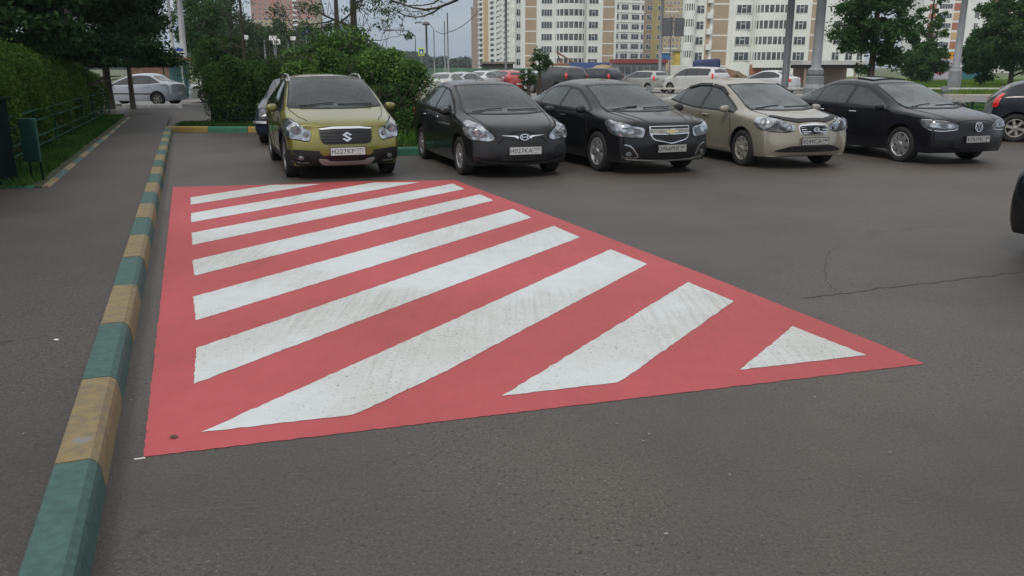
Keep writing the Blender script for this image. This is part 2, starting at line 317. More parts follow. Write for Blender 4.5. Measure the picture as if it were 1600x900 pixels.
# ------------------------------------------------------------------ cars
def interp(tab,x):
    for (a,u),(b,v) in zip(tab,tab[1:]):
        if x<=b: return u+(v-u)*max(0,(x-a))/(b-a)
    return tab[-1][1]
def chaikin(p,n=2):
    for _ in range(n):
        q=[]
        for i in range(len(p)):
            a=Vector(p[i]);b=Vector(p[(i+1)%len(p)]); L=(b-a).length; t=min(.22,.03/max(L,1e-4)); q+=[a.lerp(b,t),a.lerp(b,1-t)]
        p=q
    return p
class Car:
    """body coordinates: x lateral, s metres back from the nose, z up; origin under the front axle"""
    def __init__(c,root,sp,paint,lod=3):
        c.r=root;c.sp=sp;c.paint=paint;c.L,c.W,c.H=sp['L'],sp['W'],sp['H'];c.FO=sp['FO'];c.lod=lod
        W2=c.W/2;L=c.L;zb=sp.get('zb',.2)
        plan=sp.get('plan',[(0,.86),(.28,.965),(.75,1),(L-.8,1),(L-.3,.96),(L,.87)])
        bm=bmesh.new(); cre=bm.edges.layers.float.new('crease_edge')
        rings=[];st=sp['st']
        for i,(s,zc,w2,z2,w3,z3) in enumerate(st):
            w4=W2*interp(plan,s); w5=w4*.99; w6=w4*.94
            b=zb+(.03 if i in(0,len(st)-1) else 0)
            z4=b+(z3-b)*.62; z5=b+(z3-b)*.22
            half=[(0,zc),(w2*.55,zc-(zc-z2)*.22),(w2,z2),(w3,z3),(w4,z4),(w5,z5),(w6,b),(w6*.72,b),(w6*.38,b),(0,b)]
            offs=[0]*10
            if i==0:
                bw=sp['bowf']; fp=sp['fp']   # front profile pull back for top, mid, low, bottom
                rowo=[fp[0]]*3+[fp[0],fp[1],fp[2],fp[3],fp[3],fp[3],fp[3]]
                offs=[rowo[k]+bw*(half[k][0]/W2)**2 for k in range(10)]
            elif i==len(st)-1:
                bw=sp['bowr']; rp=sp['rp']
                rowo=[rp[0]]*4+[rp[1],rp[2],rp[3],rp[3],rp[3],rp[3]]
                offs=[-(rowo[k]+bw*(half[k][0]/W2)**2) for k in range(10)]
            pts=[(x,s+offs[k],z) for k,(x,z) in enumerate(half)]
            ring=[bm.verts.new((x,y-c.FO,z)) for x,y,z in pts]+[bm.verts.new((-x,y-c.FO,z)) for x,y,z in pts[8:0:-1]]
            rings.append(ring)
        n=18
        def ce(a,b,v):
            e=bm.edges.get((a,b))
            if e:e[cre]=v
        for A,B in zip(rings,rings[1:]):
            for k in range(n): bm.faces.new((A[k],A[(k+1)%n],B[(k+1)%n],B[k]))
        for end,ring,fl in((0,rings[0],True),(1,rings[-1],False)):
            s0=st[0 if end==0 else -1][0]; prof=sp['fp'] if end==0 else sp['rp']; bw=sp['bowf'] if end==0 else sp['bowr']; sg=1 if end==0 else -1
            def R_(j): return ring[j]
            def Lf(j): return ring[(n-j)%n]
            rows=[[Lf(3),Lf(2),Lf(1),R_(0),R_(1),R_(2),R_(3)]]
            for row,j in((1,4),(2,5)):
                xs=[0,R_(1).co.x*1.05,R_(2).co.x*1.02]; z=R_(j).co.z; o=prof[row]
                def nv(x): return bm.verts.new((x,s0+sg*(o+bw*(x/W2)**2)-c.FO,z))
                rows.append([Lf(j),nv(-xs[2]),nv(-xs[1]),nv(0),nv(xs[1]),nv(xs[2]),R_(j)])
            rows.append([Lf(6),Lf(7),Lf(8),R_(9),R_(8),R_(7),R_(6)])
            for a,b in zip(rows,rows[1:]):
                for k in range(6):
                    q=(a[k],a[k+1],b[k+1],b[k]); bm.faces.new(q if fl else q[::-1])
            for k in range(6): ce(rows[0][k],rows[0][k+1],.45); ce(rows[3][k],rows[3][k+1],.4)
        ci,ri,bi,di=sp['idx']  # cowl, roof front, roof rear, deck start
        for i in range(len(rings)-1):
            for j,v in((2,.5 if ci<=i<di else .15),(3,.35),(6,.5)):
                ce(rings[i][j],rings[i+1][j],v); ce(rings[i][(n-j)%n],rings[i+1][(n-j)%n],v)
        for i,v in((ci,.6),(ri,.35),(bi,.3),(di,.5)):
            for k in(0,1,n-1,n-2): ce(rings[i][k],rings[i][(k+1)%n],v)
        bmesh.ops.recalc_face_normals(bm,faces=bm.faces)
        me=bpy.data.meshes.new('body'); bm.to_mesh(me); bm.free()
        me.materials.append(paint); me.materials.append(M['arch'])
        o=bpy.data.objects.new('body',me); col.objects.link(o)
        md=o.modifiers.new('s','SUBSURF'); md.levels=lod; md.render_levels=lod
        dg=bpy.context.evaluated_depsgraph_get(); m2=bpy.data.meshes.new_from_object(o.evaluated_get(dg)); o.modifiers.clear(); o.data=m2
        co=np.empty(len(m2.vertices)*3); m2.vertices.foreach_get('co',co); co=co.reshape(-1,3)
        co[:,0]*=W2/co[:,0].max(); y0,y1=co[:,1].min(),co[:,1].max(); co[:,1]=-c.FO+(co[:,1]-y0)*L/(y1-y0)
        co[:,2]=zb+(co[:,2]-co[:,2].min())*(c.H-zb)/(co[:,2].max()-co[:,2].min())
        m2.vertices.foreach_set('co',co.ravel()); m2.polygons.foreach_set('use_smooth',[True]*len(m2.polygons)); m2.update()
        polys=[tuple(p.vertices) for p in m2.polygons]
        c.bvh=BVHTree.FromPolygons([Vector(v) for v in co],polys)
        cb=bmesh.new()
        for sx_ in(-1,1):
            for yy in(0,sp['wb']):
                ra=sp['r']+sp.get('gap',.05)
                x0,x1=(W2-.32,W2+.3) if sx_>0 else(-W2-.3,-W2+.32)
                for (h0,h1) in((x0,x1),):
                    rr=lathe(cb,[(ra,h0),(ra,h1)],28,'x',(0,yy,sp['r']+.01)); cb.faces.new(rr[0][::-1]); cb.faces.new(rr[1])
        bmesh.ops.recalc_face_normals(cb,faces=cb.faces)
        cm=bpy.data.meshes.new('cut'); cb.to_mesh(cm); cb.free()
        for mm in(paint,M['arch']):cm.materials.append(mm)
        for p in cm.polygons:p.material_index=1
        co_=bpy.data.objects.new('cut',cm); col.objects.link(co_)
        b_=o.modifiers.new('b','BOOLEAN'); b_.object=co_; b_.operation='DIFFERENCE'; b_.solver='EXACT'
        dg=bpy.context.evaluated_depsgraph_get(); m3=bpy.data.meshes.new_from_object(o.evaluated_get(dg)); o.modifiers.clear(); o.data=m3
        bpy.data.objects.remove(co_); bpy.data.meshes.remove(cm)
        m3.name='body'
        try: m3.set_sharp_from_angle(angle=R(40))
        except Exception: pass
        o.parent=root; c.body=o
        c.wheels()
    def open_cabin(c,ws,sides,s0,s1):
        """cut the cabin open behind the windscreen polygon (x,z) and through the side window polygons (s,z)"""
        cb=bmesh.new()
        def pr(P,fa,fb):
            A=[cb.verts.new(fa(p)) for p in P];B=[cb.verts.new(fb(p)) for p in P];n=len(P)
            cb.faces.new(A);cb.faces.new(B[::-1])
            for i in range(n): cb.faces.new((A[i],B[i],B[(i+1)%n],A[(i+1)%n]))
        def inset(P,d):
            cx=sum(p[0] for p in P)/len(P);cz=sum(p[1] for p in P)/len(P)
            return [(p[0]-math.copysign(min(d,abs(p[0]-cx)),p[0]-cx),p[1]-math.copysign(min(d*.5,abs(p[1]-cz)),p[1]-cz)) for p in P]
        cuts=[(inset(ws,.035),lambda p:(p[0],s0-c.FO,p[1]),lambda p:(p[0],s1-c.FO,p[1]))]+[(inset(P,.02),lambda p:(-1.2,p[0]-c.FO,p[1]),lambda p:(1.2,p[0]-c.FO,p[1])) for P in sides]
        for P,fa,fb in cuts:
            cb=bmesh.new(); pr(P,fa,fb); bmesh.ops.recalc_face_normals(cb,faces=cb.faces)
            cm=bpy.data.meshes.new('cut'); cb.to_mesh(cm); cb.free()
            for mm in(c.paint,M['arch'],M['cabin']):cm.materials.append(mm)
            for p in cm.polygons:p.material_index=2
            co_=bpy.data.objects.new('cut',cm); col.objects.link(co_)
            if len(c.body.data.materials)<3: c.body.data.materials.append(M['cabin'])
            b_=c.body.modifiers.new('b','BOOLEAN'); b_.object=co_; b_.operation='DIFFERENCE'; b_.solver='EXACT'
            dg=bpy.context.evaluated_depsgraph_get(); m3=bpy.data.meshes.new_from_object(c.body.evaluated_get(dg)); c.body.modifiers.clear(); c.body.data=m3; m3.name='body'
            bpy.data.objects.remove(co_); bpy.data.meshes.remove(cm)
        try: c.body.data.set_sharp_from_angle(angle=R(40))
        except Exception: pass
        zb=min(p[1] for p in ws)
        for x in(-.36,.36):
            for s_,w_ in((2.42,.24),(3.05 if s1>3 else 2.95,.22)):
                bm=bmesh.new(); box(bm,x-w_,x+w_,s_-c.FO-.05,s_-c.FO+.06,zb-.35,zb+.20,0,.04); o=bmo('seat_back',bm,M['seat'],c.r,True)
                bm=bmesh.new(); box(bm,x-.12,x+.12,s_-c.FO-.03,s_-c.FO+.05,zb+.23,zb+.35,0,.035); bmo('headrest',bm,M['seat'],o,True)
        bm=bmesh.new(); pts=[Vector((.36+.185*math.cos(t),1.72-c.FO+.05*math.sin(t),zb+.0+.18*math.sin(t))) for t in np.linspace(0,2*math.pi,25)]
        tube(bm,pts,.014,6,cap=False); box(bm,.24,.48,1.71-c.FO,1.74-c.FO,zb-.04,zb+.0,0,.008); bmo('steering_wheel',bm,M['plastic'],c.r)
        bm=bmesh.new(); box(bm,-.12,.12,1.92-c.FO,1.95-c.FO,max(p[1] for p in ws)-.12,max(p[1] for p in ws)-.055,0,.012); bmo('rear_view_mirror',bm,M['plastic'],c.r)
    def cast(c,p,d):
        h=c.bvh.ray_cast(p-d*6,d)
        if h[0] is None:
            h=c.bvh.find_nearest(p)
            return h[0],h[1]
        nn=h[1]
        if nn.dot(d)>0:nn=-nn
        return h[0],nn
    def patch(c,name,mt,pts,view,off=.004,par=None,round_=1,step=.06,both=False,skirt=.02,bulge=0,**k):
        """pts: S side (s,z); F/B front or back (x,z); T top (x,s); D diagonal (x,s,z)"""
        res=[]
        for sg in((1,-1) if both else (1,)):
            W2=c.W/2
            if view=='S': P=[Vector((W2,s-c.FO,z)) for s,z in pts]; d=Vector((-1,0,0))
            elif view=='F': P=[Vector((x,-c.FO,z)) for x,z in pts]; d=Vector((0,1,0))
            elif view=='B': P=[Vector((x,c.L-c.FO,z)) for x,z in pts]; d=Vector((0,-1,0))
            elif view=='T': P=[Vector((x,s-c.FO,c.H)) for x,s in pts]; d=Vector((0,0,-1))
            elif view=='D': P=[Vector((x,s-c.FO,z)) for x,s,z in pts]; d=Vector((-.62,.78,0)).normalized()
            elif view=='E': P=[Vector((x,s-c.FO,z)) for x,s,z in pts]; d=Vector((-.62,-.78,0)).normalized()
            if sg<0: P=[Vector((-p.x,p.y,p.z)) for p in P]; d=Vector((-d.x,d.y,d.z))
            rt=d.cross(Vector((0,0,1))).normalized() if abs(d.z)<.9 else Vector((1,0,0))
            up=rt.cross(d).normalized()
            if round_:P=chaikin(P,round_)
            bm=bmesh.new()
            q=[(p.dot(rt),p.dot(up)) for p in P]
            ar=sum(q[i][0]*q[(i+1)%len(q)][1]-q[(i+1)%len(q)][0]*q[i][1] for i in range(len(q)))
            vs=[bm.verts.new((a,b,0)) for a,b in (q if ar>0 else q[::-1])]
            f=bm.faces.new(vs)
            xs=[v.co.x for v in vs];ys=[v.co.y for v in vs]
            for ax,(lo,hi) in((0,(min(xs),max(xs))),(1,(min(ys),max(ys)))):
                t=math.floor(lo/step)*step+step
                while t<hi-1e-4:
                    nrm=Vector((1,0,0)) if ax==0 else Vector((0,1,0))
                    bmesh.ops.bisect_plane(bm,geom=bm.verts[:]+bm.edges[:]+bm.faces[:],plane_co=nrm*t,plane_no=nrm); t+=step
            cx=sum(xs)/len(xs);cy=sum(ys)/len(ys)
            ex=max(1e-3,(max(xs)-min(xs))/2);ey=max(1e-3,(max(ys)-min(ys))/2)
            bmesh.ops.triangulate(bm,faces=[f for f in bm.faces if len(f.verts)>4])
            be=[e for e in bm.edges if e.is_boundary]
            nm={}
            for v in bm.verts:
                p=rt*v.co.x+up*v.co.y; a,b=v.co.x,v.co.y
                h,nn=c.cast(p,d)
                bl=bulge*max(0,1-((a-cx)/ex)**2)*max(0,1-((b-cy)/ey)**2) if bulge else 0
                v.co=h+nn*(off+bl); nm[v]=nn
            if skirt:
                r=bmesh.ops.extrude_edge_only(bm,edges=be); 
                for v in [g for g in r['geom'] if isinstance(g,bmesh.types.BMVert)]:
                    src=[e.other_vert(v) for e in v.link_edges if e.other_vert(v) in nm]
                    v.co-= (nm[src[0]] if src else -d)*(skirt)
            bmesh.ops.recalc_face_normals(bm,faces=bm.faces)
            # the open shell's first face must look out
            fs=max(bm.faces,key=lambda f:f.calc_area())
            fs.normal_update()
            if fs.normal.dot(d)>0: bmesh.ops.reverse_faces(bm,faces=bm.faces)
            for f in bm.faces:f.smooth=(len(f.verts)<=4)
            o=bmo(name,bm,mt,par or c.r,**k); res.append(o)
            try:o.data.set_sharp_from_angle(angle=R(35))
            except Exception:pass
        return res if both else res[0]
    def line(c,name,mt,pts,view,wd=.009,off=.004,both=False,par=None,skirt=.012):
        """thin ribbon projected on the body; pts 2-d"""
        P=[Vector(p) for p in pts];up=[];dn=[]
        for i,p in enumerate(P):
            t=(P[min(i+1,len(P)-1)]-P[max(i-1,0)]).normalized(); nn=Vector((-t.y,t.x))
            up.append(p+nn*wd/2);dn.append(p-nn*wd/2)
        return c.patch(name,mt,[tuple(q) for q in up+dn[::-1]],view,off,par,0,.08,both,skirt)
    def wheels(c):
        sp=c.sp;r=sp['r'];rr=r*sp.get('rim',.66);W2=c.W/2;hub=sp.get('hubs',M['alloy']);ns=sp.get('spokes',7)
        tb=bmesh.new();hw=.1
        prof=[(rr*.97,-hw*.6),(rr*1.03,-hw*.95),(r*.9,-hw),(r*.975,-hw*.86),(r,-hw*.55),(r,hw*.55),(r*.975,hw*.86),(r*.9,hw),(rr*1.05,hw*.97),(rr*.99,hw*.7)]
        lathe(tb,prof,40 if c.lod>2 else 24,'x'); bmesh.ops.recalc_face_normals(tb,faces=tb.faces)
        tm=bpy.data.meshes.new('tyre'); tb.to_mesh(tm); tb.free(); tm.materials.append(M['tyre'])
        rb=bmesh.new()
        q=lathe(rb,[(rr*1.0,hw*.75),(rr*.985,hw*.93),(rr*.9,hw*.86),(rr*.86,hw*.35),(rr*.2,hw*.2),(.001,hw*.2)],32,'x',mi=1)
        for f in rb.faces:
            if all(math.hypot(v.co.y,v.co.z)>rr*.85 for v in f.verts): f.material_index=0
        for k in range(ns):
            a=2*math.pi*k/ns+.3; wd=sp.get('spw',.3)*rr
            M4=Matrix.Rotation(a,4,'X')
            pts=[(-wd*.42,rr*.12),(wd*.42,rr*.12),(wd*.5,rr*.9),(-wd*.5,rr*.9)]
            v1=[rb.verts.new(M4@Vector((hw*(.84 if t<1 else .80),u,v))) for t,(u,v) in enumerate(pts)]
            v0=[rb.verts.new(M4@Vector((hw*.3,u*1.15,v))) for u,v in pts]
            rb.faces.new(v1[::-1]); 
            for i in range(4): rb.faces.new((v0[i],v0[(i+1)%4],v1[(i+1)%4],v1[i]))
        cp=lathe(rb,[(rr*.24,hw*.3),(rr*.24,hw*.86),(rr*.18,hw*.95),(.001,hw*.97)],16,'x')
        bmesh.ops.recalc_face_normals(rb,faces=rb.faces)
        rm=bpy.data.meshes.new('rim'); rb.to_mesh(rm); rb.free(); rm.materials.append(hub); rm.materials.append(M['grille'])
        for sx_ in(1,-1):
            for yy in(0,sp['wb']):
                e=bpy.data.objects.new('wheel',None); col.objects.link(e); e.parent=c.r; e.location=(sx_*(W2-hw-.022),yy,r-.004); e.empty_display_size=.1
                e.rotation_euler=(0,0,0 if sx_>0 else math.pi)
                if yy==0 and sp.get('steer'): e.rotation_euler[2]+=sp['steer']
                for nm,me in(('tyre',tm),('rim',rm)):
                    o=bpy.data.objects.new(nm,me); col.objects.link(o); o.parent=e
    def mirror(c,mt,s,z,lx=.175,lz=.125):
        for sg in(1,-1):
            h,nn=c.cast(Vector((sg*2,s-c.FO,z)),Vector((-sg,0,0)))
            bm=bmesh.new(); bmesh.ops.create_uvsphere(bm,u_segments=20,v_segments=12,radius=1)
            for v in bm.verts:
                x,y,zz=v.co; sq=lambda t,e:math.copysign(abs(t)**e,t)
                v.co=Vector((sq(x,.75)*lx/2,sq(y,.7)*.07 if y<0 else y*.03,sq(zz,.75)*lz/2*(1-.15*x*sg)))
                v.co+=Vector((h.x+sg*(.02+lx/2),h.y,z+.02+lz/2-.05))
            o=bmo('side_mirror',bm,mt,c.r,True)
            b2=bmesh.new(); tube(b2,[(h.x-sg*.03,h.y+.02,z-.005),(h.x+sg*.1,h.y+.005,z+.03)],[.028,.02],8)
            bmo('mirror_stalk',b2,M['plastic'],o)
    def plate(c,txt,z,reg=None,back=False,flat=0,mt='plate'):
        d=Vector((0,1,0)) if not back else Vector((0,-1,0))
        h,nn=c.cast(Vector((0,-c.FO if not back else c.L-c.FO,z)),d)
        y=h.y-d.y*.022
        bm=bmesh.new(); box(bm,-.272,.272,-.006,.006,-.066,.066,1,.003); box(bm,-.26,.26,-.0085,.002,-.056,.056,0,.003)
        o=bmo('number_plate',bm,[M[mt],M['plastic']],c.r); o.location=(0,y,z); o.rotation_euler=(R(-3) if not back else 0,0,0 if not back else math.pi)
        def t(s,size,x,zz,nm):
            cu=bpy.data.curves.new('t','FONT'); cu.body=s; cu.size=size; cu.extrude=.0012; cu.offset=0; cu.align_x='CENTER'; cu.align_y='CENTER'; cu.space_character=1.08; cu.resolution_u=2
            to=bpy.data.objects.new('t',cu); col.objects.link(to)
            me=bpy.data.meshes.new_from_object(to.evaluated_get(bpy.context.evaluated_depsgraph_get())); bpy.data.objects.remove(to)
            me.transform(Matrix.Translation((x,-.0098,zz))@Matrix.Rotation(math.pi/2,4,'X'))
            me.materials.clear(); link(nm,me,M['ink'],o)
        t(txt,.098,-.075,-.002,'plate_number'); 
        if reg:
            t(reg,.066,.185,.014,'plate_region'); t('RUS',.026,.17,-.038,'plate_country')
            b=bmesh.new(); box(b,.112,.115,-.0098,-.008,-.054,.054); bmo('plate_divider',b,M['ink'],o)
        return o
    def rail_bar(c,name,mt,pts,r=.014):
        """bar along the roof edge following the body: pts (x,s,lift) both sides"""
        for sg in(1,-1):
            bm=bmesh.new(); P=[]
            for x,s,l in pts:
                h,nn=c.cast(Vector((sg*x,s-c.FO,c.H)),Vector((0,0,-1))); P.append(h+Vector((0,0,l)))
            tube(bm,P,r,8); bmo(name,bm,mt,c.r)
    def emblem(c,polys,mts,z,size,y=None,off=.012):
        h,nn=c.cast(Vector((0,-c.FO,z)),Vector((0,1,0)))
        bm=bmesh.new()
        for i,(poly,mi) in enumerate(polys):
            prism(bm,[(a*size,b*size) for a,b in poly],0,.01+.0011*(i%5),mi)
        o=bmo('emblem',bm,mts,c.r); o.location=(0,h.y-.004-off,z); o.rotation_euler=(R(84),0,0)
        return o
    def wipers(c,z,s,x0=.55,lift=.0):
        for a,b,zz in((-.55,-.02,0),(.05,.6,0)):
            P=[]
            bm=bmesh.new()
            for t in np.linspace(0,1,7):
                x=a+(b-a)*t; h,nn=c.cast(Vector((x,-c.FO,z+.012+.05*abs(t-.1)*.6-.02*(x/.6)**2)),Vector((0,1,0))); P.append(h+nn*.022)
            tube(bm,P,.009,6); bmo('wiper',bm,M['plastic'],c.r)
    def handles(c,mt,ss,z):
        for s in ss:
            for sg in(1,-1):
                h,nn=c.cast(Vector((sg*2,s-c.FO,z)),Vector((-sg,0,0)))
                bm=bmesh.new(); box(bm,-.014,.014,-.1,.1,-.016,.016,0,.01); o=bmo('door_handle',bm,mt,c.r,True); o.location=h+nn*.02
def ell(cx,cz,a,b,n=16,rot=0):
    return [(cx+a*math.cos(t)*math.cos(rot)-b*math.sin(t)*math.sin(rot),cz+a*math.cos(t)*math.sin(rot)+b*math.sin(t)*math.cos(rot)) for t in [2*math.pi*k/n for k in range(n)]]
def stroke(P,wd):
    P=[Vector(p) for p in P];up=[];dn=[]
    for i,p in enumerate(P):
        t=(P[min(i+1,len(P)-1)]-P[max(i-1,0)]).normalized(); nn=Vector((-t.y,t.x)); up.append(tuple(p+nn*wd/2));dn.append(tuple(p-nn*wd/2))
    return up+dn[::-1]
def ringpoly(a,b,wd,n=24):
    o=ell(0,0,a,b,n);i=ell(0,0,a-wd,b-wd,n)
    return o,i
def D3(c,pts):  # headlamp corner points given as (x,s,z)
    return pts
def side_glass(c,sb,sc,se,ws=None,s1=3.0,glass=None,trim=None,tm=.055,bmn=.03,pillar=.035,q=True,belt=None):
    g=glass or M['glass']; st=c.sp['st']; z2=[(a[0],a[3]) for a in st]; z3=[(a[0],a[5]) for a in st]
    top=lambda s:interp(z2,s)-tm; bot=lambda s:interp(z3,s)+bmn
    ss=np.arange(c.sp['st'][c.sp['idx'][0]][0]-.1,se,.01); sf=next(s for s in ss if top(s)-bot(s)>.03)
    def poly(a,b,e=0):
        t=np.linspace(a,b,14); P=[(s,bot(s)-e) for s in t]+[(s,top(s)+e) for s in t[::-1]]
        return P
    if ws is None: c.patch('window_trim',trim or M['plastic'],poly(sf-.03,se+.02,.018),'S',.002,both=True,round_=1)
    else:
        g=glass or M['sg']
        c.open_cabin(ws,[poly(sf+.03,sb-pillar),poly(sb+pillar,sc-.02)],.7,s1)
        t=np.linspace(sf-.02,se+.01,16)
        c.line('window_trim',M['plastic'],[(s,bot(s)-.004) for s in t],'S',.028,.007,both=True); c.line('window_trim',M['plastic'],[(s,top(s)+.004) for s in t],'S',.028,.007,both=True)
        for s_ in(sb,sc): c.patch('pillar_cover',M['plastic'],[(s_-pillar-.012,bot(s_)),(s_+pillar+.012,bot(s_)),(s_+pillar+.012,top(s_)),(s_-pillar-.012,top(s_))],'S',.004,both=True,round_=0)
        O=ws+[ws[0]]; c.line('windscreen_surround',M['plastic'],O,'F',.035,.006)
    c.patch('side_window',g,poly(sf+.02,sb-pillar),'S',.006,both=True)
    c.patch('side_window',g,poly(sb+pillar,sc-(.02 if q else 0)),'S',.006,both=True)
    if q: c.patch('side_window',g,poly(sc+.02,se-.02),'S',.006,both=True)
def ring_quads(a,b,wd,n=20):
    o=ell(0,0,a,b,n);i=ell(0,0,a-wd,b-wd,n)
    return [([o[k],o[(k+1)%n],i[(k+1)%n],i[k]]) for k in range(n)]
def doors(c,segs,zb,zt_tab):
    for P in segs: c.line('door_gap',M['seam'],P,'S',both=True,wd=.010)
def arch_trim(c,mt,wd=.06,off=.012):
    r=c.sp['r'];ra=r+c.sp.get('gap',.05)
    for yy in(0,c.sp['wb']):
        P=[];Q=[]
        for k in range(0,25):
            a=math.pi*(-.12+1.24*k/24); P.append((yy+c.FO-(ra+wd)*math.cos(a),r+.01+(ra+wd)*math.sin(a))); Q.append((yy+c.FO-(ra-.004)*math.cos(a),r+.01+(ra-.004)*math.sin(a)))
        P=[(s,max(z,c.sp['zb']+.02)) for s,z in P];Q=[(s,max(z,c.sp['zb']+.02)) for s,z in Q]
        c.patch('arch_moulding',mt,P+Q[::-1],'S',off,round_=0,both=True,step=.05)
def rearlamps(c,pts,mt=None): c.patch('tail_lamp',mt or M['redlamp'],pts,'E',.006,both=True,bulge=.015)

def suzuki():
    root=empty('parked_car',label='olive green crossover car with silver roof rails, parked at the head of the painted island',cat='car')
    L=4.30
    st=[(0,.80,.60,.78,.74,.70),(.22,.90,.64,.88,.80,.80),(.65,.995,.72,.972,.858,.895),(1.02,1.075,.79,1.045,.868,.965),
        (1.42,1.335,.715,1.285,.87,1.0),(1.88,1.545,.62,1.49,.87,1.02),(2.45,1.585,.61,1.525,.868,1.03),(3.15,1.56,.575,1.49,.86,1.05),
        (3.72,1.48,.54,1.42,.845,1.08),(4.02,1.18,.60,1.14,.82,1.06),(4.22,1.02,.62,1.0,.79,.96),(4.30,.92,.60,.9,.74,.86)]
    sp=dict(L=L,W=1.765,H=1.575,FO=.86,wb=2.6,r=.335,st=st,idx=(3,5,8,9),bowf=.30,bowr=.2,fp=[.10,.0,.02,.12],rp=[.05,.0,.0,.08],zb=.22,spokes=5,gap=.06)
    pm=carpaint('olive_metallic_paint',(.20,.19,.022),.35,(.155,.148,.028))
    c=Car(root,sp,pm)
    WS=[(-.735,1.075),(-.3,1.06),(.3,1.06),(.735,1.075),(.595,1.495),(.2,1.512),(-.2,1.512),(-.595,1.495)]
    side_glass(c,2.35,3.22,3.66,ws=WS)
    c.patch('windscreen',M['ws'],WS,'F',.006,step=.05)
    c.wipers(1.075,1.0)
    for sg in(1,-1): c.line('bonnet_gap',M['seam'],[(sg*.74,.98),(sg*.64,.50),(sg*.54,.28)],'T',.008)
    c.line('bonnet_front_gap',M['seam'],[(-.44,.80),(-.2,.812),(.2,.812),(.44,.80)],'F',.006)
    # grille
    c.patch('grille_surround',M['plastic'],[(-.40,.775),(-.2,.79),(.2,.79),(.40,.775),(.385,.60),(.33,.555),(-.33,.555),(-.385,.60)],'F',.004,bulge=.01)
    c.patch('grille_chrome_strip',M['chrome'],[(-.395,.778),(-.2,.80),(.2,.80),(.395,.778),(.36,.762),(.2,.772),(-.2,.772),(-.36,.762)],'F',.03,round_=0,step=.05)
    g=c.patch('grille',M['grille'],[(-.39,.757),(-.2,.768),(.2,.768),(.39,.757),(.378,.60),(.325,.56),(-.325,.56),(-.378,.60)],'F',.018,bulge=.01)
    for z in(.72,.675,.63,.59): c.patch('grille_bar',M['plastic'],[(-.365,z-.004),(.365,z-.004),(.365,z+.006),(-.365,z+.006)],'F',.032,par=g,round_=0,bulge=.004)
    Sz=[([(.0,1),(.95,.42),(.62,.22),(.02,.56),(-.25,.4),(.95,-.38),(.0,-1),(-.95,-.42),(-.62,-.22),(-.02,-.56),(.25,-.4),(-.95,.38)],0)]
    c.emblem(Sz,[M['chrome']],.665,.075,off=.035)
    hl=[(.46,.22,.63),(.50,.15,.73),(.62,.30,.845),(.78,.55,.915),(.83,.72,.90),(.85,.68,.80),(.84,.50,.68),(.72,.28,.635),(.55,.16,.60)]
    c.patch('headlight_gap',M['seam'],[(x*1.0,s,z+(.012 if z>.75 else -.012)) for x,s,z in hl],'D',.002,both=True)
    H=c.patch('headlight',M['lampc'],hl,'D',.008,both=True,bulge=.03)
    for i,o in enumerate(H):
        sg=1 if i==0 else -1
        for sgp,(x,s,z,rr,mm) in enumerate(((.68,.28,.755,.066,'lampd'),(.68,.28,.755,.034,'lampc'),(.57,.19,.69,.035,'lampd'))):
            pl=[(x+rr*1.0*math.cos(t)*.8,s+rr*.6*math.cos(t),z+rr*math.sin(t)) for t in [2*math.pi*k/14 for k in range(14)]]
            pp=[(sg*a,b,cc) for a,b,cc in pl]
            if sg>0: c.patch('lamp_lens',M[mm],pl,'D',.038+.004*sgp,par=o,round_=0,step=.05)
            else:
                q=c.patch('lamp_lens',M[mm],pl,'D',.038+.004*sgp,par=o,round_=0,step=.05,both=True); bpy.data.objects.remove(q[0])
    # lower black bumper
    c.patch('lower_bumper',M['plastic'],[(-.86,.47),(-.62,.47),(-.42,.385),(.42,.385),(.62,.47),(.86,.47),(.86,.225),(-.86,.225)],'F',.006,round_=0,step=.05)
    for P in ([(.45,.47),(.2,.48),(.06,.46),(.06,.24),(.46,.24)],[(1.26,.24),(3.06,.24),(3.06,.34),(1.26,.34)],[(3.86,.24),(4.24,.24),(4.24,.45),(3.86,.45)]):
        c.patch('sill_cladding',M['plastic'],P,'S',.007,both=True,round_=0)
    arch_trim(c,M['plastic'])
    c.patch('skid_plate',mat('skid_plate_silver',(.42,.38,.38),.4,.4),[(-.44,.345),(-.30,.33),(-.24,.30),(.24,.30),(.30,.33),(.44,.345),(.36,.245),(-.36,.245)],'F',.02,round_=1,step=.05)
    c.patch('lower_grille',M['grille'],[(-.33,.375),(.33,.375),(.27,.305),(-.27,.305)],'F',.012)
    for sg in(1,-1):
        c.patch('fog_lamp_bezel',M['grille'],[(sg*.56,.40),(sg*.80,.43),(sg*.80,.29),(sg*.56,.27),(sg*.5,.32)],'F',.009)
        c.patch('fog_lamp',M['lampc'],ell(sg*.67,.36,.042,.032),'F',.022,bulge=.01,round_=0)
        c.line('fog_lamp_trim',M['chrome'],[(sg*.56,.285),(sg*.68,.283),(sg*.8,.31)],'F',.014,off=.016)
    c.plate('H227KP',.45,'777')
    c.mirror(pm,1.32,1.02)
    c.rail_bar('roof_rail',M['chrome'],[(.60,1.95,-.01),(.595,2.08,.045),(.595,2.6,.055),(.59,3.3,.055),(.57,3.6,.03),(.56,3.7,-.01)],.017)
    c.handles(pm,(2.12,3.05),.92)
    doors(c,[[(1.30,.98),(1.27,.6),(1.32,.36)],[(2.35,1.02),(2.36,.36)],[(3.22,1.04),(3.26,.8),(3.0,.45)]],0,0)
    rearlamps(c,[(.80,4.15,1.05),(.83,3.95,1.0),(.84,4.0,.82),(.62,4.28,.85),(.6,4.25,.98)])
    return c
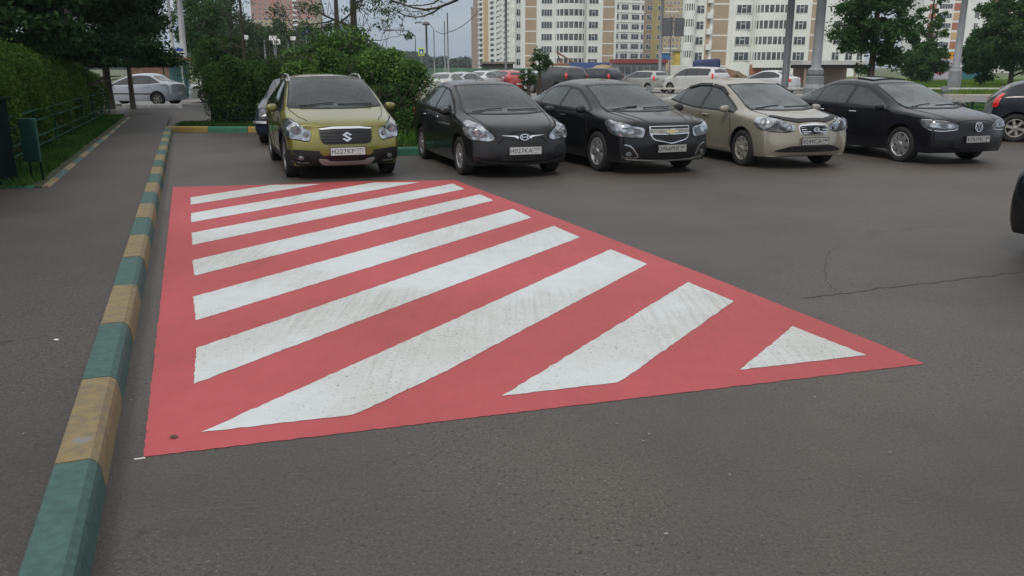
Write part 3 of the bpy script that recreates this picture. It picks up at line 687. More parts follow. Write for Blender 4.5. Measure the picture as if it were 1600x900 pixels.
def accent():
    root=empty('parked_car',label='black compact saloon between the olive crossover and the black saloon with a gold emblem',cat='car')
    st=[(0,.70,.56,.685,.70,.64),(.22,.80,.60,.785,.765,.73),(.65,.905,.66,.89,.825,.825),(1.05,.985,.73,.96,.838,.885),
        (1.50,1.225,.665,1.17,.838,.925),(2.0,1.415,.58,1.358,.838,.95),(2.5,1.462,.56,1.40,.838,.97),(3.0,1.44,.55,1.375,.832,.995),
        (3.50,1.28,.575,1.215,.82,1.02),(3.92,1.10,.62,1.07,.80,1.02),(4.18,1.06,.60,1.035,.76,.98),(4.37,.99,.58,.97,.70,.90)]
    sp=dict(L=4.37,W=1.70,H=1.47,FO=.84,wb=2.57,r=.308,st=st,idx=(3,5,7,9),bowf=.32,bowr=.2,fp=[.10,.02,.0,.06],rp=[.04,0,0,.08],zb=.19,spokes=7,spw=.36)
    pm=carpaint('black_car_paint_dusty',(.005,.0055,.007),.0,(.009,.0095,.011))
    c=Car(root,sp,pm)
    WS=[(-.67,.975),(-.3,.962),(.3,.962),(.67,.975),(.55,1.365),(.2,1.38),(-.2,1.38),(-.55,1.365)]
    side_glass(c,2.28,3.10,3.42,ws=WS)
    c.patch('windscreen',M['ws'],WS,'F',.006,step=.05)
    c.wipers(.975,1.0)
    c.line('bonnet_gap',M['seam'],[(-.67,.95),(-.56,.35),(-.40,.10),(.40,.10),(.56,.35),(.67,.95)],'T',.010)
    hl=[(.45,.13,.61),(.50,.17,.70),(.62,.30,.80),(.755,.56,.875),(.80,.66,.86),(.815,.60,.76),(.80,.42,.64),(.70,.22,.585),(.55,.12,.575)]
    c.patch('headlight_gap',M['seam'],[(x,s,z+(.01 if z>.68 else -.01)) for x,s,z in hl],'D',.002,both=True)
    H=c.patch('headlight',M['lampc'],hl,'D',.008,both=True,bulge=.03)
    inner=[(.55,.16,.64),(.60,.24,.72),(.70,.36,.78),(.745,.44,.74),(.73,.34,.65),(.63,.18,.62)]
    c.patch('headlight_reflector',M['lampd'],inner,'D',.034,both=True)
    c.patch('lamp_lens',M['lampc'],[(.64+.035*math.cos(t),.24+.03*math.cos(t),.675+.035*math.sin(t)) for t in np.linspace(0,6.0,12)],'D',.04,both=True,round_=0)
    c.patch('upper_grille',M['grille'],[(-.40,.655),(-.15,.675),(.15,.675),(.40,.655),(.33,.635),(.12,.595),(-.12,.595),(-.33,.635)],'F',.008)
    for sg in(1,-1): c.patch('grille_wing',M['chrome'],[(sg*.37,.66),(sg*.10,.655),(sg*.085,.62),(sg*.11,.605),(sg*.14,.635),(sg*.26,.648)],'F',.022,step=.05,round_=1)
    q=[(z,0) for z in ring_quads(1,.62,.17)]+[([(-.55,.42),(-.38,.46),(-.5,-.42),(-.68,-.3)],0),([(.55,-.42),(.38,-.46),(.5,.42),(.68,.3)],0),([(-.48,.02),(.5,.14),(.48,-.02),(-.5,-.14)],0)]
    c.emblem(q,[M['chrome']],.638,.083,off=.028)
    c.patch('lower_grille',M['grille'],[(-.26,.575),(.26,.575),(.40,.31),(.34,.275),(-.34,.275),(-.40,.31)],'F',.007)
    for z in(.545,.34,.305): c.line('grille_bar',M['plastic'],[(-.34,z),(.34,z)],'F',.012,off=.014)
    for sg in(1,-1):
        c.patch('fog_lamp_recess',M['grille'],[(sg*.52,.46),(sg*.76,.50),(sg*.78,.36),(sg*.56,.32)],'F',.006)
    c.line('bumper_lip',M['plastic'],[(-.74,.31),(-.55,.255),(0,.235),(.55,.255),(.74,.31)],'F',.022,off=.02)
    c.plate('H027KA',.435,'777')
    c.mirror(pm,1.30,.95)
    c.handles(M['chrome'],(2.05,2.95),.86)
    doors(c,[[(1.22,.92),(1.18,.6),(1.24,.28)],[(2.28,.96),(2.30,.28)],[(3.10,.98),(3.16,.75),(2.95,.40)]],0,0)
    rearlamps(c,[(.76,4.26,.95),(.80,4.18,.93),(.80,4.18,.80),(.58,4.33,.78),(.56,4.33,.88)])
    return c
def cruze():
    root=empty('parked_car',label='black saloon with a gold cross emblem in its chrome grille, left of the beige saloon',cat='car')
    st=[(0,.78,.56,.765,.72,.70),(.20,.86,.60,.85,.80,.79),(.65,.93,.67,.915,.875,.87),(1.10,.995,.71,.975,.885,.92),
        (1.55,1.225,.655,1.165,.888,.95),(2.05,1.415,.575,1.35,.888,.965),(2.6,1.468,.565,1.40,.888,.98),(3.15,1.44,.555,1.37,.88,1.0),
        (3.70,1.25,.585,1.19,.87,1.02),(4.05,1.12,.64,1.09,.85,1.02),(4.35,1.08,.62,1.055,.80,.97),(4.597,1.0,.60,.98,.74,.88)]
    sp=dict(L=4.597,W=1.788,H=1.477,FO=.93,wb=2.685,r=.33,st=st,idx=(3,5,7,9),bowf=.32,bowr=.2,fp=[.06,.0,.0,.06],rp=[.04,0,0,.08],zb=.19,spokes=5,spw=.42,rim=.70,steer=R(0))
    pm=carpaint('dark_graphite_car_paint',(.006,.0065,.008),.0,(.012,.012,.014))
    c=Car(root,sp,pm)
    WS=[(-.655,.99),(-.3,.98),(.3,.98),(.655,.99),(.53,1.355),(.2,1.37),(-.2,1.37),(-.53,1.355)]
    side_glass(c,2.38,3.28,3.66,ws=WS)
    c.patch('windscreen',M['ws'],WS,'F',.006,step=.05)
    c.wipers(.985,1.0)
    c.line('bonnet_gap',M['seam'],[(-.69,1.0),(-.60,.4),(-.46,.10),(.46,.10),(.60,.4),(.69,1.0)],'T',.010)
    c.line('bonnet_crease',pm,[(-.56,.98),(-.46,.5),(-.36,.14)],'T',.02,off=.006); c.line('bonnet_crease',pm,[(.56,.98),(.46,.5),(.36,.14)],'T',.02,off=.006)
    hl=[(.44,.12,.62),(.45,.10,.74),(.60,.26,.785),(.79,.62,.865),(.835,.70,.85),(.85,.58,.72),(.84,.40,.64),(.70,.2,.60),(.5,.1,.595)]
    c.patch('headlight_gap',M['seam'],[(x,s,z+(.01 if z>.7 else -.01)) for x,s,z in hl],'D',.002,both=True)
    H=c.patch('headlight',M['lampc'],hl,'D',.008,both=True,bulge=.025)
    c.patch('headlight_reflector',M['lampd'],[(.50,.12,.64),(.50,.12,.72),(.64,.28,.76),(.70,.36,.74),(.70,.32,.64)],'D',.03,both=True)
    c.patch('lamp_lens',M['lampc'],[(.62+.045*math.cos(t),.24+.04*math.cos(t),.69+.045*math.sin(t)) for t in np.linspace(0,6.0,12)],'D',.036,both=True,round_=0)
    c.patch('grille_surround',M['chrome'],[(-.37,.775),(.37,.775),(.365,.74),(.37,.66),(.31,.56),(.0,.495),(-.31,.56),(-.37,.66),(-.365,.74)],'F',.006,round_=1)
    c.patch('upper_grille',M['grille'],[(-.345,.762),(.345,.762),(.345,.73),(-.345,.73)],'F',.014,round_=0)
    c.patch('grille_band',M['alloydirty'],[(-.36,.722),(.36,.722),(.36,.665),(.1,.655),(-.1,.655),(-.36,.665)],'F',.014,round_=0)
    g=c.patch('lower_grille',M['grille'],[(-.345,.648),(-.1,.64),(.1,.64),(.345,.648),(.295,.572),(0,.512),(-.295,.572)],'F',.014)
    c.emblem([([(-1,.20),(-.42,.20),(-.42,.42),(.46,.42),(.46,.20),(1.04,.20),(.94,-.20),(.42,-.20),(.42,-.42),(-.46,-.42),(-.46,-.20),(-1.04,-.20)],1),
              ([(-.92,.14),(-.36,.14),(-.36,.34),(.40,.34),(.40,.14),(.95,.14),(.86,-.14),(.36,-.14),(.36,-.34),(-.40,-.34),(-.40,-.14),(-.95,-.14)],0)],[M['gold'],M['chrome']],.692,.105,off=.022)
    c.patch('lower_intake',M['grille'],[(-.45,.335),(.45,.335),(.36,.255),(-.36,.255)],'F',.008)
    c.line('bumper_lip',M['alloydirty'],[(-.72,.26),(-.45,.238),(0,.232),(.45,.238),(.72,.26)],'F',.018,off=.012)
    for sg in(1,-1):
        c.patch('fog_lamp_trim',M['chrome'],[(sg*.77,.50),(sg*.64,.475),(sg*.52,.30),(sg*.55,.275),(sg*.80,.29)],'F',.006,step=.05)
        c.patch('fog_lamp_recess',M['grille'],[(sg*.785,.488),(sg*.655,.458),(sg*.545,.305),(sg*.565,.29),(sg*.80,.30)],'F',.014,step=.05)
        c.patch('fog_lamp',M['lampc'],ell(sg*.68,.345,.045,.035),'F',.026,bulge=.01,round_=0)
    c.plate('O966MX',.425,'58',mt='plated')
    c.mirror(M['plastic'],1.35,.96)
    c.handles(pm,(2.15,3.1),.86)
    doors(c,[[(1.30,.94),(1.26,.6),(1.32,.28)],[(2.38,.97),(2.40,.28)],[(3.28,1.0),(3.34,.75),(3.12,.42)]],0,0)
    c.line('door_moulding',pm,[(1.3,.86),(2.4,.885),(3.8,.93)],'S',.03,off=.008,both=True)
    rearlamps(c,[(.80,4.4,.98),(.86,4.2,.95),(.86,4.25,.78),(.62,4.55,.76),(.6,4.55,.90)])
    return c
def elantra():
    root=empty('parked_car',label='beige saloon with a dark bonnet guard along its nose, between two black cars',cat='car')
    st=[(0,.76,.50,.745,.72,.66),(.22,.845,.58,.83,.79,.76),(.65,.92,.66,.90,.865,.85),(1.08,.975,.70,.955,.878,.885),
        (1.55,1.225,.655,1.165,.88,.90),(2.05,1.42,.575,1.355,.88,.91),(2.6,1.47,.57,1.405,.88,.92),(3.15,1.44,.56,1.37,.875,.97),
        (3.65,1.24,.585,1.18,.865,1.04),(3.98,1.10,.63,1.07,.845,1.04),(4.25,1.06,.61,1.035,.79,.98),(4.505,.98,.59,.96,.73,.88)]
    sp=dict(L=4.505,W=1.775,H=1.48,FO=.87,wb=2.65,r=.315,st=st,idx=(3,5,7,9),bowf=.34,bowr=.2,fp=[.08,.02,.0,.06],rp=[.04,0,0,.08],zb=.20,spokes=7,spw=.36,hubs=M['alloydirty'])
    pm=carpaint('beige_metallic_car_paint',(.30,.28,.225),.25,(.25,.232,.185))
    c=Car(root,sp,pm)
    WS=[(-.645,.975),(-.3,.965),(.3,.965),(.645,.975),(.53,1.355),(.2,1.372),(-.2,1.372),(-.53,1.355)]
    side_glass(c,2.33,3.22,3.58,ws=WS)
    c.line('wind_deflector',M['plastic'],[(1.72,1.20),(1.95,1.30),(2.3,1.345)],'S',.04,off=.03,both=True)
    c.line('wind_deflector',M['plastic'],[(2.38,1.35),(2.8,1.35),(3.2,1.285)],'S',.04,off=.03,both=True)
    c.patch('windscreen',M['wsl'],WS,'F',.006,step=.05)
    c.wipers(.97,1.0)
    c.line('bonnet_gap',M['seam'],[(-.68,1.0),(-.60,.4),(-.46,.14)],'T',.010);c.line('bonnet_gap',M['seam'],[(.68,1.0),(.60,.4),(.46,.14)],'T',.010)
    c.patch('bonnet_guard',M['plastic'],[(-.66,.42),(-.50,.21),(-.27,.105),(.27,.105),(.50,.21),(.66,.42),(.60,.47),(.46,.29),(.26,.19),(-.26,.19),(-.46,.29),(-.60,.47)],'T',.018,round_=1,step=.05,skirt=.02)
    hl=[(.34,.07,.66),(.37,.07,.735),(.50,.18,.79),(.66,.36,.85),(.79,.55,.865),(.835,.58,.78),(.82,.44,.69),(.70,.25,.635),(.50,.10,.62)]
    c.patch('headlight_gap',M['seam'],[(x,s,z+(.008 if z>.7 else -.008)) for x,s,z in hl],'D',.002,both=True)
    H=c.patch('headlight',M['lampc'],hl,'D',.008,both=True,bulge=.03)
    for k,(x,s,z,r_) in enumerate(((.46,.11,.69,.05),(.62,.22,.735,.062),(.75,.38,.77,.05))):
        c.patch('headlight_reflector',M['lampd'],[(x+r_*.8*math.cos(t),s+r_*.6*math.cos(t),z+r_*math.sin(t)) for t in np.linspace(0,6.0,12)],'D',.036,both=True,round_=0)
        c.patch('lamp_lens',M['lampc'],[(x+r_*.45*math.cos(t),s+r_*.35*math.cos(t),z+r_*.6*math.sin(t)) for t in np.linspace(0,6.0,12)],'D',.042,both=True,round_=0)
    c.patch('grille_surround',M['chrome'],[(-.285,.745),(0,.775),(.285,.745),(.27,.62),(.22,.575),(-.22,.575),(-.27,.62)],'F',.006,bulge=.02)
    g=c.patch('grille',M['grille'],[(-.265,.725),(0,.738),(.265,.725),(.25,.63),(.205,.59),(-.205,.59),(-.25,.63)],'F',.018,bulge=.02)
    for z,x in((.70,.25),(.665,.245),(.63,.235),(.603,.21)): c.patch('grille_bar',M['chrome'],[(-x,z-.006),(x,z-.006),(x,z+.006),(-x,z+.006)],'F',.03,par=g,round_=0,bulge=.02,step=.05)
    q=[(z,0) for z in ring_quads(1,.62,.17)]+[([(-.55,.42),(-.38,.46),(-.5,-.42),(-.68,-.3)],0),([(.55,-.42),(.38,-.46),(.5,.42),(.68,.3)],0),([(-.48,.02),(.5,.14),(.48,-.02),(-.5,-.14)],0)]
    c.emblem(q,[M['chrome']],.668,.06,off=.055)
    c.patch('lower_intake',M['grille'],[(-.66,.315),(-.40,.40),(.40,.40),(.66,.315),(.60,.300),(-.60,.300)],'F',.008,step=.05)
    c.line('intake_slat',M['plastic'],[(-.52,.335),(.52,.335)],'F',.012,off=.014)
    c.plate('X249CA',.475,'190',mt='plated')
    c.mirror(pm,1.35,.93)
    c.handles(pm,(2.12,3.05),.83)
    doors(c,[[(1.28,.90),(1.22,.6),(1.28,.30)],[(2.33,.93),(2.35,.30)],[(3.22,.98),(3.30,.75),(3.08,.42)]],0,0)
    c.line('sill_moulding',pm,[(1.25,.27),(3.2,.27)],'S',.05,off=.012,both=True)
    rearlamps(c,[(.78,4.3,.98),(.85,4.1,.95),(.85,4.15,.78),(.62,4.46,.74),(.6,4.46,.88)])
    return c
def jetta():
    root=empty('parked_car',label='black saloon with a round silver emblem, rightmost of the five front-facing cars',cat='car')
    st=[(0,.735,.56,.725,.74,.68),(.20,.83,.60,.82,.80,.78),(.65,.905,.67,.89,.87,.86),(1.15,.97,.71,.95,.882,.90),
        (1.60,1.21,.655,1.155,.884,.93),(2.10,1.41,.575,1.35,.884,.945),(2.65,1.47,.57,1.41,.884,.955),(3.2,1.44,.56,1.38,.88,.97),
        (3.72,1.26,.585,1.20,.87,.99),(4.08,1.11,.64,1.085,.85,1.0),(4.35,1.08,.62,1.06,.81,.97),(4.644,1.02,.60,1.0,.76,.90)]
    sp=dict(L=4.644,W=1.778,H=1.482,FO=.89,wb=2.648,r=.32,st=st,idx=(3,5,7,9),bowf=.26,bowr=.16,fp=[.05,.01,.0,.06],rp=[.03,0,0,.08],zb=.20,spokes=7,spw=.38,rim=.7)
    pm=carpaint('black_car_paint_blue_tinge',(.005,.005,.009),0,(.008,.008,.013))
    c=Car(root,sp,pm)
    WS=[(-.655,.972),(-.3,.96),(.3,.96),(.655,.972),(.53,1.355),(.2,1.372),(-.2,1.372),(-.53,1.355)]
    side_glass(c,2.40,3.32,3.70,ws=WS,glass=M['sgl'])
    c.patch('windscreen',M['wsl'],WS,'F',.006,step=.05)
    c.wipers(.965,1.0)
    c.patch('sunroof',M['glass'],[(-.40,2.25),(.40,2.25),(.38,2.75),(-.38,2.75)],'T',.022,step=.1)
    c.line('bonnet_gap',M['seam'],[(-.69,1.05),(-.60,.4),(-.46,.09),(.46,.09),(.60,.4),(.69,1.05)],'T',.010)
    hl=[(.40,.07,.625),(.38,.06,.70),(.55,.16,.755),(.76,.42,.785),(.82,.52,.775),(.835,.44,.69),(.80,.30,.62),(.65,.15,.60)]
    c.patch('headlight_gap',M['chrome'],[(x,s,z+(.01 if z>.7 else -.012)) for x,s,z in hl],'D',.002,both=True)
    H=c.patch('headlight',M['lampd'],hl,'D',.008,both=True,bulge=.02)
    c.patch('headlight_reflector',M['lampc'],[(.46,.09,.65),(.46,.09,.70),(.58,.19,.725),(.72,.36,.74),(.75,.36,.67),(.62,.16,.635)],'D',.026,both=True)
    c.patch('lamp_lens',M['lampd'],[(.60+.045*math.cos(t),.20+.035*math.cos(t),.685+.04*math.sin(t)) for t in np.linspace(0,6.0,12)],'D',.032,both=True,round_=0)
    g=c.patch('grille',M['grille'],[(-.36,.715),(.36,.715),(.38,.66),(.34,.61),(-.34,.61),(-.38,.66)],'F',.006)
    for z in(.69,.66,.63): c.patch('grille_bar',M['plastic'],[(-.34,z-.005),(.34,z-.005),(.34,z+.005),(-.34,z+.005)],'F',.014,par=g,round_=0,step=.05)
    q=[(z,0) for z in ring_quads(1,1,.13)]+[(stroke([(-.36,.80),(0,.08),(.36,.80)],.16),0),(stroke([(-.80,.32),(-.36,-.72),(0,.02),(.36,-.72),(.80,.32)],.16),0)]
    c.emblem(q,[M['chrome']],.665,.085,off=.02)
    bm=bmesh.new(); lathe(bm,[(.001,.0),(.08,.0)],20); 
    bm.free()
    c.patch('lower_intake',M['grille'],[(-.42,.52),(.42,.52),(.46,.36),(.40,.30),(-.40,.30),(-.46,.36)],'F',.006)
    for sg in(1,-1): c.patch('fog_lamp_recess',M['grille'],[(sg*.54,.40),(sg*.78,.43),(sg*.78,.33),(sg*.54,.31)],'F',.007,step=.05)
    c.line('bumper_lip',pm,[(-.72,.29),(-.45,.26),(0,.25),(.45,.26),(.72,.29)],'F',.03,off=.016)
    c.plate('K781PK',.455,'190',mt='plated')
    c.mirror(pm,1.38,.93)
    c.handles(M['chrome'],(2.15,3.1),.85)
    doors(c,[[(1.32,.92),(1.28,.6),(1.32,.28)],[(2.40,.95),(2.42,.28)],[(3.32,.98),(3.36,.75),(3.14,.42)]],0,0)
    rearlamps(c,[(.80,4.45,.97),(.86,4.25,.94),(.86,4.3,.80),(.62,4.6,.78),(.6,4.6,.92)])
    return c
def generic(kind,label,cname,colr,W=1.72,H=1.47,L=4.3,wb=2.55,r=.31,lod=2,metal=0,group=None,cat='car',lamps=True,plate=True,boxy=0,hubs=None,name='parked_car',glass=None,side_rail=False,spare=None):
    root=empty(name,label=label,cat=cat,group=group)
    W2=W/2;FO=.85;k=H/1.47
    if kind=='sedan':
        st=[(0,.72,.56,.70,.80,.66),(.22,.82,.62,.80,.90,.75),(.65,.90,.70,.885,.97,.83),(1.05,.97,.73,.955,.98,.88),(1.5,1.22,.69,1.165,.985,.92),(2.0,1.415,.64,1.36,.985,.94),(2.5,1.465,.635,1.41,.985,.96),(3.0,1.44,.62,1.375,.98,.98),(L-.87,1.26,.64,1.2,.97,1.0),(L-.52,1.09,.70,1.06,.95,1.0),(L-.25,1.06,.68,1.03,.90,.96),(L,.98,.66,.96,.83,.88)]
        sb,sc,se=2.28,3.0,3.45
    elif kind=='hatch':
        st=[(0,.74,.56,.72,.80,.66),(.2,.84,.62,.82,.90,.76),(.55,.93,.70,.91,.97,.85),(.9,1.0,.73,.985,.98,.91),(1.35,1.25,.69,1.2,.985,.94),(1.8,1.43,.64,1.375,.985,.96),(2.3,1.468,.635,1.41,.985,.98),(2.8,1.45,.63,1.39,.98,1.0),(L-.55,1.36,.61,1.3,.96,1.04),(L-.25,1.1,.68,1.07,.94,1.02),(L-.12,.98,.68,.96,.90,.94),(L,.84,.64,.82,.83,.78)]
        sb,sc,se=2.1,2.85,3.2
    else: # suv, wagon, van: long roof, upright tail
        st=[(0,.76,.56,.74,.82,.70),(.2,.88,.62,.86,.91,.80),(.6,.95,.70,.93,.97,.87),(.98,1.0,.73,.985,.98,.92),(1.4,1.26,.70,1.21,.985,.95),(1.85,1.43,.66,1.385,.985,.965),(2.4,1.468,.655,1.42,.985,.975),(3.1,1.462,.65,1.41,.985,.985),(L-.38,1.43,.64,1.38,.975,1.0),(L-.14,1.12,.70,1.09,.95,1.0),(L-.07,.98,.70,.96,.92,.94),(L,.84,.68,.82,.86,.78)]
        sb,sc,se=2.15,3.0,L-.5
    zz=lambda z:z*k if z>.5 else z
    st=[(a,zz(b),c_*W2*1.05 if i>3 else c_*W2*1.08,zz(d),e*W2,zz(f)) for i,(a,b,c_,d,e,f) in enumerate(st)]
    sp=dict(L=L,W=W,H=H,FO=FO,wb=wb,r=r,st=st,idx=(3,5,8 if kind!='sedan' else 7,9),bowf=.2 if not boxy else .05,bowr=.15 if not boxy else .04,fp=[.06,.0,.0,.05],rp=[.04,0,0,.06],zb=.2,hubs=hubs or M['alloydirty'],spokes=6)
    if boxy: sp['plan']=[(0,.96),(.3,.985),(L-.3,.985),(L,.96)]
    pm=carpaint(cname,colr,metal)
    c=Car(root,sp,pm,lod)
    side_glass(c,sb,sc,se,glass=glass)
    zb_=st[3][1];zt=st[5][1]
    c.patch('windscreen',glass or M['screen'],[(-.75*W2,zb_+.0),(.75*W2,zb_+.0),(.60*W2,zt-.06),(-.60*W2,zt-.06)],'F',.006,step=.08)
    zr=st[9][1]; zt2=st[8 if kind!='sedan' else 7][1]
    c.patch('rear_window',M['glass'],[(-.68*W2,zr+.03),(.68*W2,zr+.03),(.56*W2,zt2-.08),(-.56*W2,zt2-.08)],'B',.006,step=.08)
    if lamps:
        q=k
        c.patch('headlight',M['lampc'],[(.50*W2/.86,.1,.62*q),(.52*W2/.86,.1,.72*q),(.76*W2/.86,.45,.78*q),(.82*W2/.86,.45,.68*q),(.72*W2/.86,.2,.60*q)],'D',.01,both=True,bulge=.02)
        if kind=='sedan': rl=[(.74*W2/.86,L-.05,.95*q),(.84*W2/.86,L-.3,.93*q),(.84*W2/.86,L-.28,.76*q),(.6*W2/.86,L-.03,.74*q),(.58*W2/.86,L-.02,.90*q)]
        else: rl=[(.76*W2/.86,L-.1,1.10*q),(.84*W2/.86,L-.2,1.10*q),(.86*W2/.86,L-.16,.80*q),(.76*W2/.86,L-.06,.78*q)]
        rearlamps(c,rl)
        c.patch('grille',M['grille'],[(-.33,.70*q),(.33,.70*q),(.3,.58*q),(-.3,.58*q)],'F',.008)
        c.patch('lower_intake',M['grille'],[(-.55,.40),(.55,.40),(.5,.29),(-.5,.29)],'F',.008)
    if not boxy: c.mirror(pm,1.25,.93*k)
    if lod>2: c.handles(pm,(2.0,2.85),.85*k)
    if plate:
        c.patch('rear_number_plate',M['plate'],[(-.26,.60),(.26,.60),(.26,.49),(-.26,.49)],'B',.012,round_=0)
    if side_rail: c.rail_bar('roof_rail',M['alloy'],[(.6*W2/.86,1.95,0),(.6*W2/.86,2.1,.05),(.58*W2/.86,L-.7,.05),(.58*W2/.86,L-.55,0)],.02)
    return c
def put(c,x,y,a,z=0):
    c.r.location=(x,y,z); c.r.rotation_euler=(0,0,R(a)); return c
# ------------------------------------------------------------------ ground, roads, kerbs
SW=.12; KZ=.15
def jag(poly,amp=.006,step=.035):
    out=[]
    for i in range(len(poly)):
        a=Vector(poly[i][:2]);b=Vector(poly[(i+1)%len(poly)][:2]);n=max(1,int((b-a).length/step))
        for k in range(n):
            p=a.lerp(b,k/n); 
            out.append((p.x+(random.uniform(-amp,amp) if k else 0),p.y+(random.uniform(-amp,amp) if k else 0)))
    return out
sheet('ground',[(-2500,-200),(2500,-200),(2500,3500),(-2500,3500)],-.03,M['dirt'],kind='structure')
sheet('parking_lot',[(-60,-20),(40,-20),(40,38.2),(-60,38.2)],0,M['asphalt'],kind='structure')
sheet('road',[(-120,38.2),(140,38.2),(140,51.0),(-120,51.0)],-.004,M['road'],kind='structure')
sheet('far_parking_lot',[(-40,51.0),(27,51.0),(27,90),(-40,90)],-.008,M['road'],kind='structure')
# sidewalk: between the painted kerb and the left lawn
KD=Vector((-math.sin(R(20.8)),math.cos(R(20.8))))
kt=Vector(at(84,724,KZ)[:2])                  # back edge of the kerb top
KN=Vector((KD.y,-KD.x))                        # towards the parking
kend=Vector(at(258,200,KZ)[:2]); LEN=(kend-kt).dot(KD)
def kp(s,o=0): q=kt+KD*s+KN*o; return (q.x,q.y)
sl0=at(65,291,SW)[:2]; sl1=at(201,181,SW)[:2]
far_l=at(198,170,SW)[:2]; far_r=at(262,170,SW)[:2]
sheet('sidewalk',[kp(-6,.0),kp(LEN+.5),at(266,181,SW)[:2],far_r,far_l,sl1,sl0,at(-80,291,SW)[:2],(-16,9),(-14,-6)],SW,M['walk'],kind='structure')
# painted kerb stones along the sidewalk, one metre each
def kerb_run(name,p0,d,n,widthv,length,mats,first,h=KZ,lab=None,scuff=None,wob=.003):
    bm=bmesh.new(); d=Vector(d).normalized(); nn=Vector((d.y,-d.x))
    for i in range(n):
        a=Vector(p0)+d*(i*length+.006); L=length-.012
        jz=random.uniform(-wob,wob); jx=random.uniform(-wob,wob)
        prof=[(0,-.04),(0,h-.006),(.006,h),(widthv-.035,h),(widthv-.008,h-.022),(widthv,h-.05),(widthv+.012,-.04)]
        A=[];B=[]
        for (o,z) in prof:
            q=a+nn*(o+jx); A.append(bm.verts.new((q.x,q.y,z+jz*(z>0))))
            q=q+d*L; B.append(bm.verts.new((q.x,q.y,z+jz*(z>0))))
        m=len(prof); mi=(i+first)%2
        fs=[bm.faces.new((A[k],B[k],B[(k+1)%m],A[(k+1)%m])) for k in range(m)]+[bm.faces.new(A),bm.faces.new(B[::-1])]
        for f in fs:f.material_index=mi
    bmesh.ops.recalc_face_normals(bm,faces=bm.faces)
    if scuff:
        (x,y,r0)=scuff
        vs=[bm.verts.new((x+math.cos(t)*r0*(1+.18*math.sin(3*t+1)),y+math.sin(t)*r0*1.25*(1+.15*math.cos(4*t)),h+.0045)) for t in [2*math.pi*k/20 for k in range(20)]]
        f=bm.faces.new(vs); f.material_index=2
    return bmo(name,bm,mats+[M['scuff']],kind='structure')
k0=kt-KD*4.0
kerb_run('kerb',k0,KD,int(LEN)+5,.165,1.0,[M['kgreen'],M['kyellow']],1)
# kerb closing the parking at its head, then stepping forward to the bush beside the crossover
ka=Vector(at(267,206,0)[:2])
kb=Vector(at(396,206,0)[:2])
kerb_run('head_kerb',ka,(1,0),6,.16,1.06,[M['kyellow2'],M['kgreen2']],0)
kc=Vector(at(657,241,0)[:2]); kd2=Vector((math.cos(R(14)),math.sin(R(14))))
kerb_run('side_kerb',kc-kd2*2.0,kd2,15,.16,1.0,[M['kgreen2'],M['kyellow2']],1)
kerb_run('side_kerb_return',(-3.35,22.9),(0,-1),5,.16,1.0,[M['kgreen2'],M['kyellow2']],0)
# lawn edge kerb on the far side of the sidewalk
e0=Vector(at(65,291,.14)[:2]); e1=Vector(at(201,181,.14)[:2]); ed=(e1-e0).normalized()
kerb_run('lawn_kerb',e0-Vector((0,0)),ed,int((e1-e0).length),.10,1.0,[M['kyellow'],M['kgreen']],0,h=.145)
kerb_run('lawn_kerb_near',(e0.x-6.1,e0.y+.05),(1,0),3,.10,2.0,[M['kgreen2'],M['kgreen']],0,h=.145)
wk=at(196,168,0); kerb_run('white_kerb',(wk[0],wk[1]),(1,-.02),4,.3,.62,[M['whitekerb'],M['whitekerb']],0,h=.16)
# lawns
ln=Vector((-ed.y,ed.x))
LW=[tuple(e0),tuple(e1),(e1.x-16,e1.y+4),(e0.x-14,e0.y)]
sheet('lawn_soil',[*LW],.13,M['soil'],kind='structure')
LM=[(ka.x+.05,ka.y+.16),(kb.x+1.5,ka.y+.16),(-5.3,22.9),(-5.5,16.65),(-2.35,17.45),(12.6,21.15),(14.6,24.0),(40,25),(40,38.0),(-8.5,38.0),(-9.0,31.0)]
LM=[(ka.x+.05,ka.y+.16),(-3.3,ka.y+.16),(-3.3,kc.y-.2),(kc.x,kc.y+.17),(12.6,kc.y+.17+(12.6-kc.x)*.2493),(14.4,26.6),(40,28),(40,37.9),(-10.6,37.9)]
sheet('lawn_ground',LM,.11,M['soil'],kind='structure')
sheet('verge_ground',[(27.5,51.3),(150,51.3),(160,160),(27.5,160)],.05,M['field'],kind='structure')
kerb_run('road_kerb',(-30,51.0),(1,0),56,.16,2.6,[M['concrete'],M['concrete']],0,h=.12)
kerb_run('near_road_kerb',(-12,38.0),(1,0),26,.16,2.2,[M['concrete'],M['concrete']],0,h=.12)

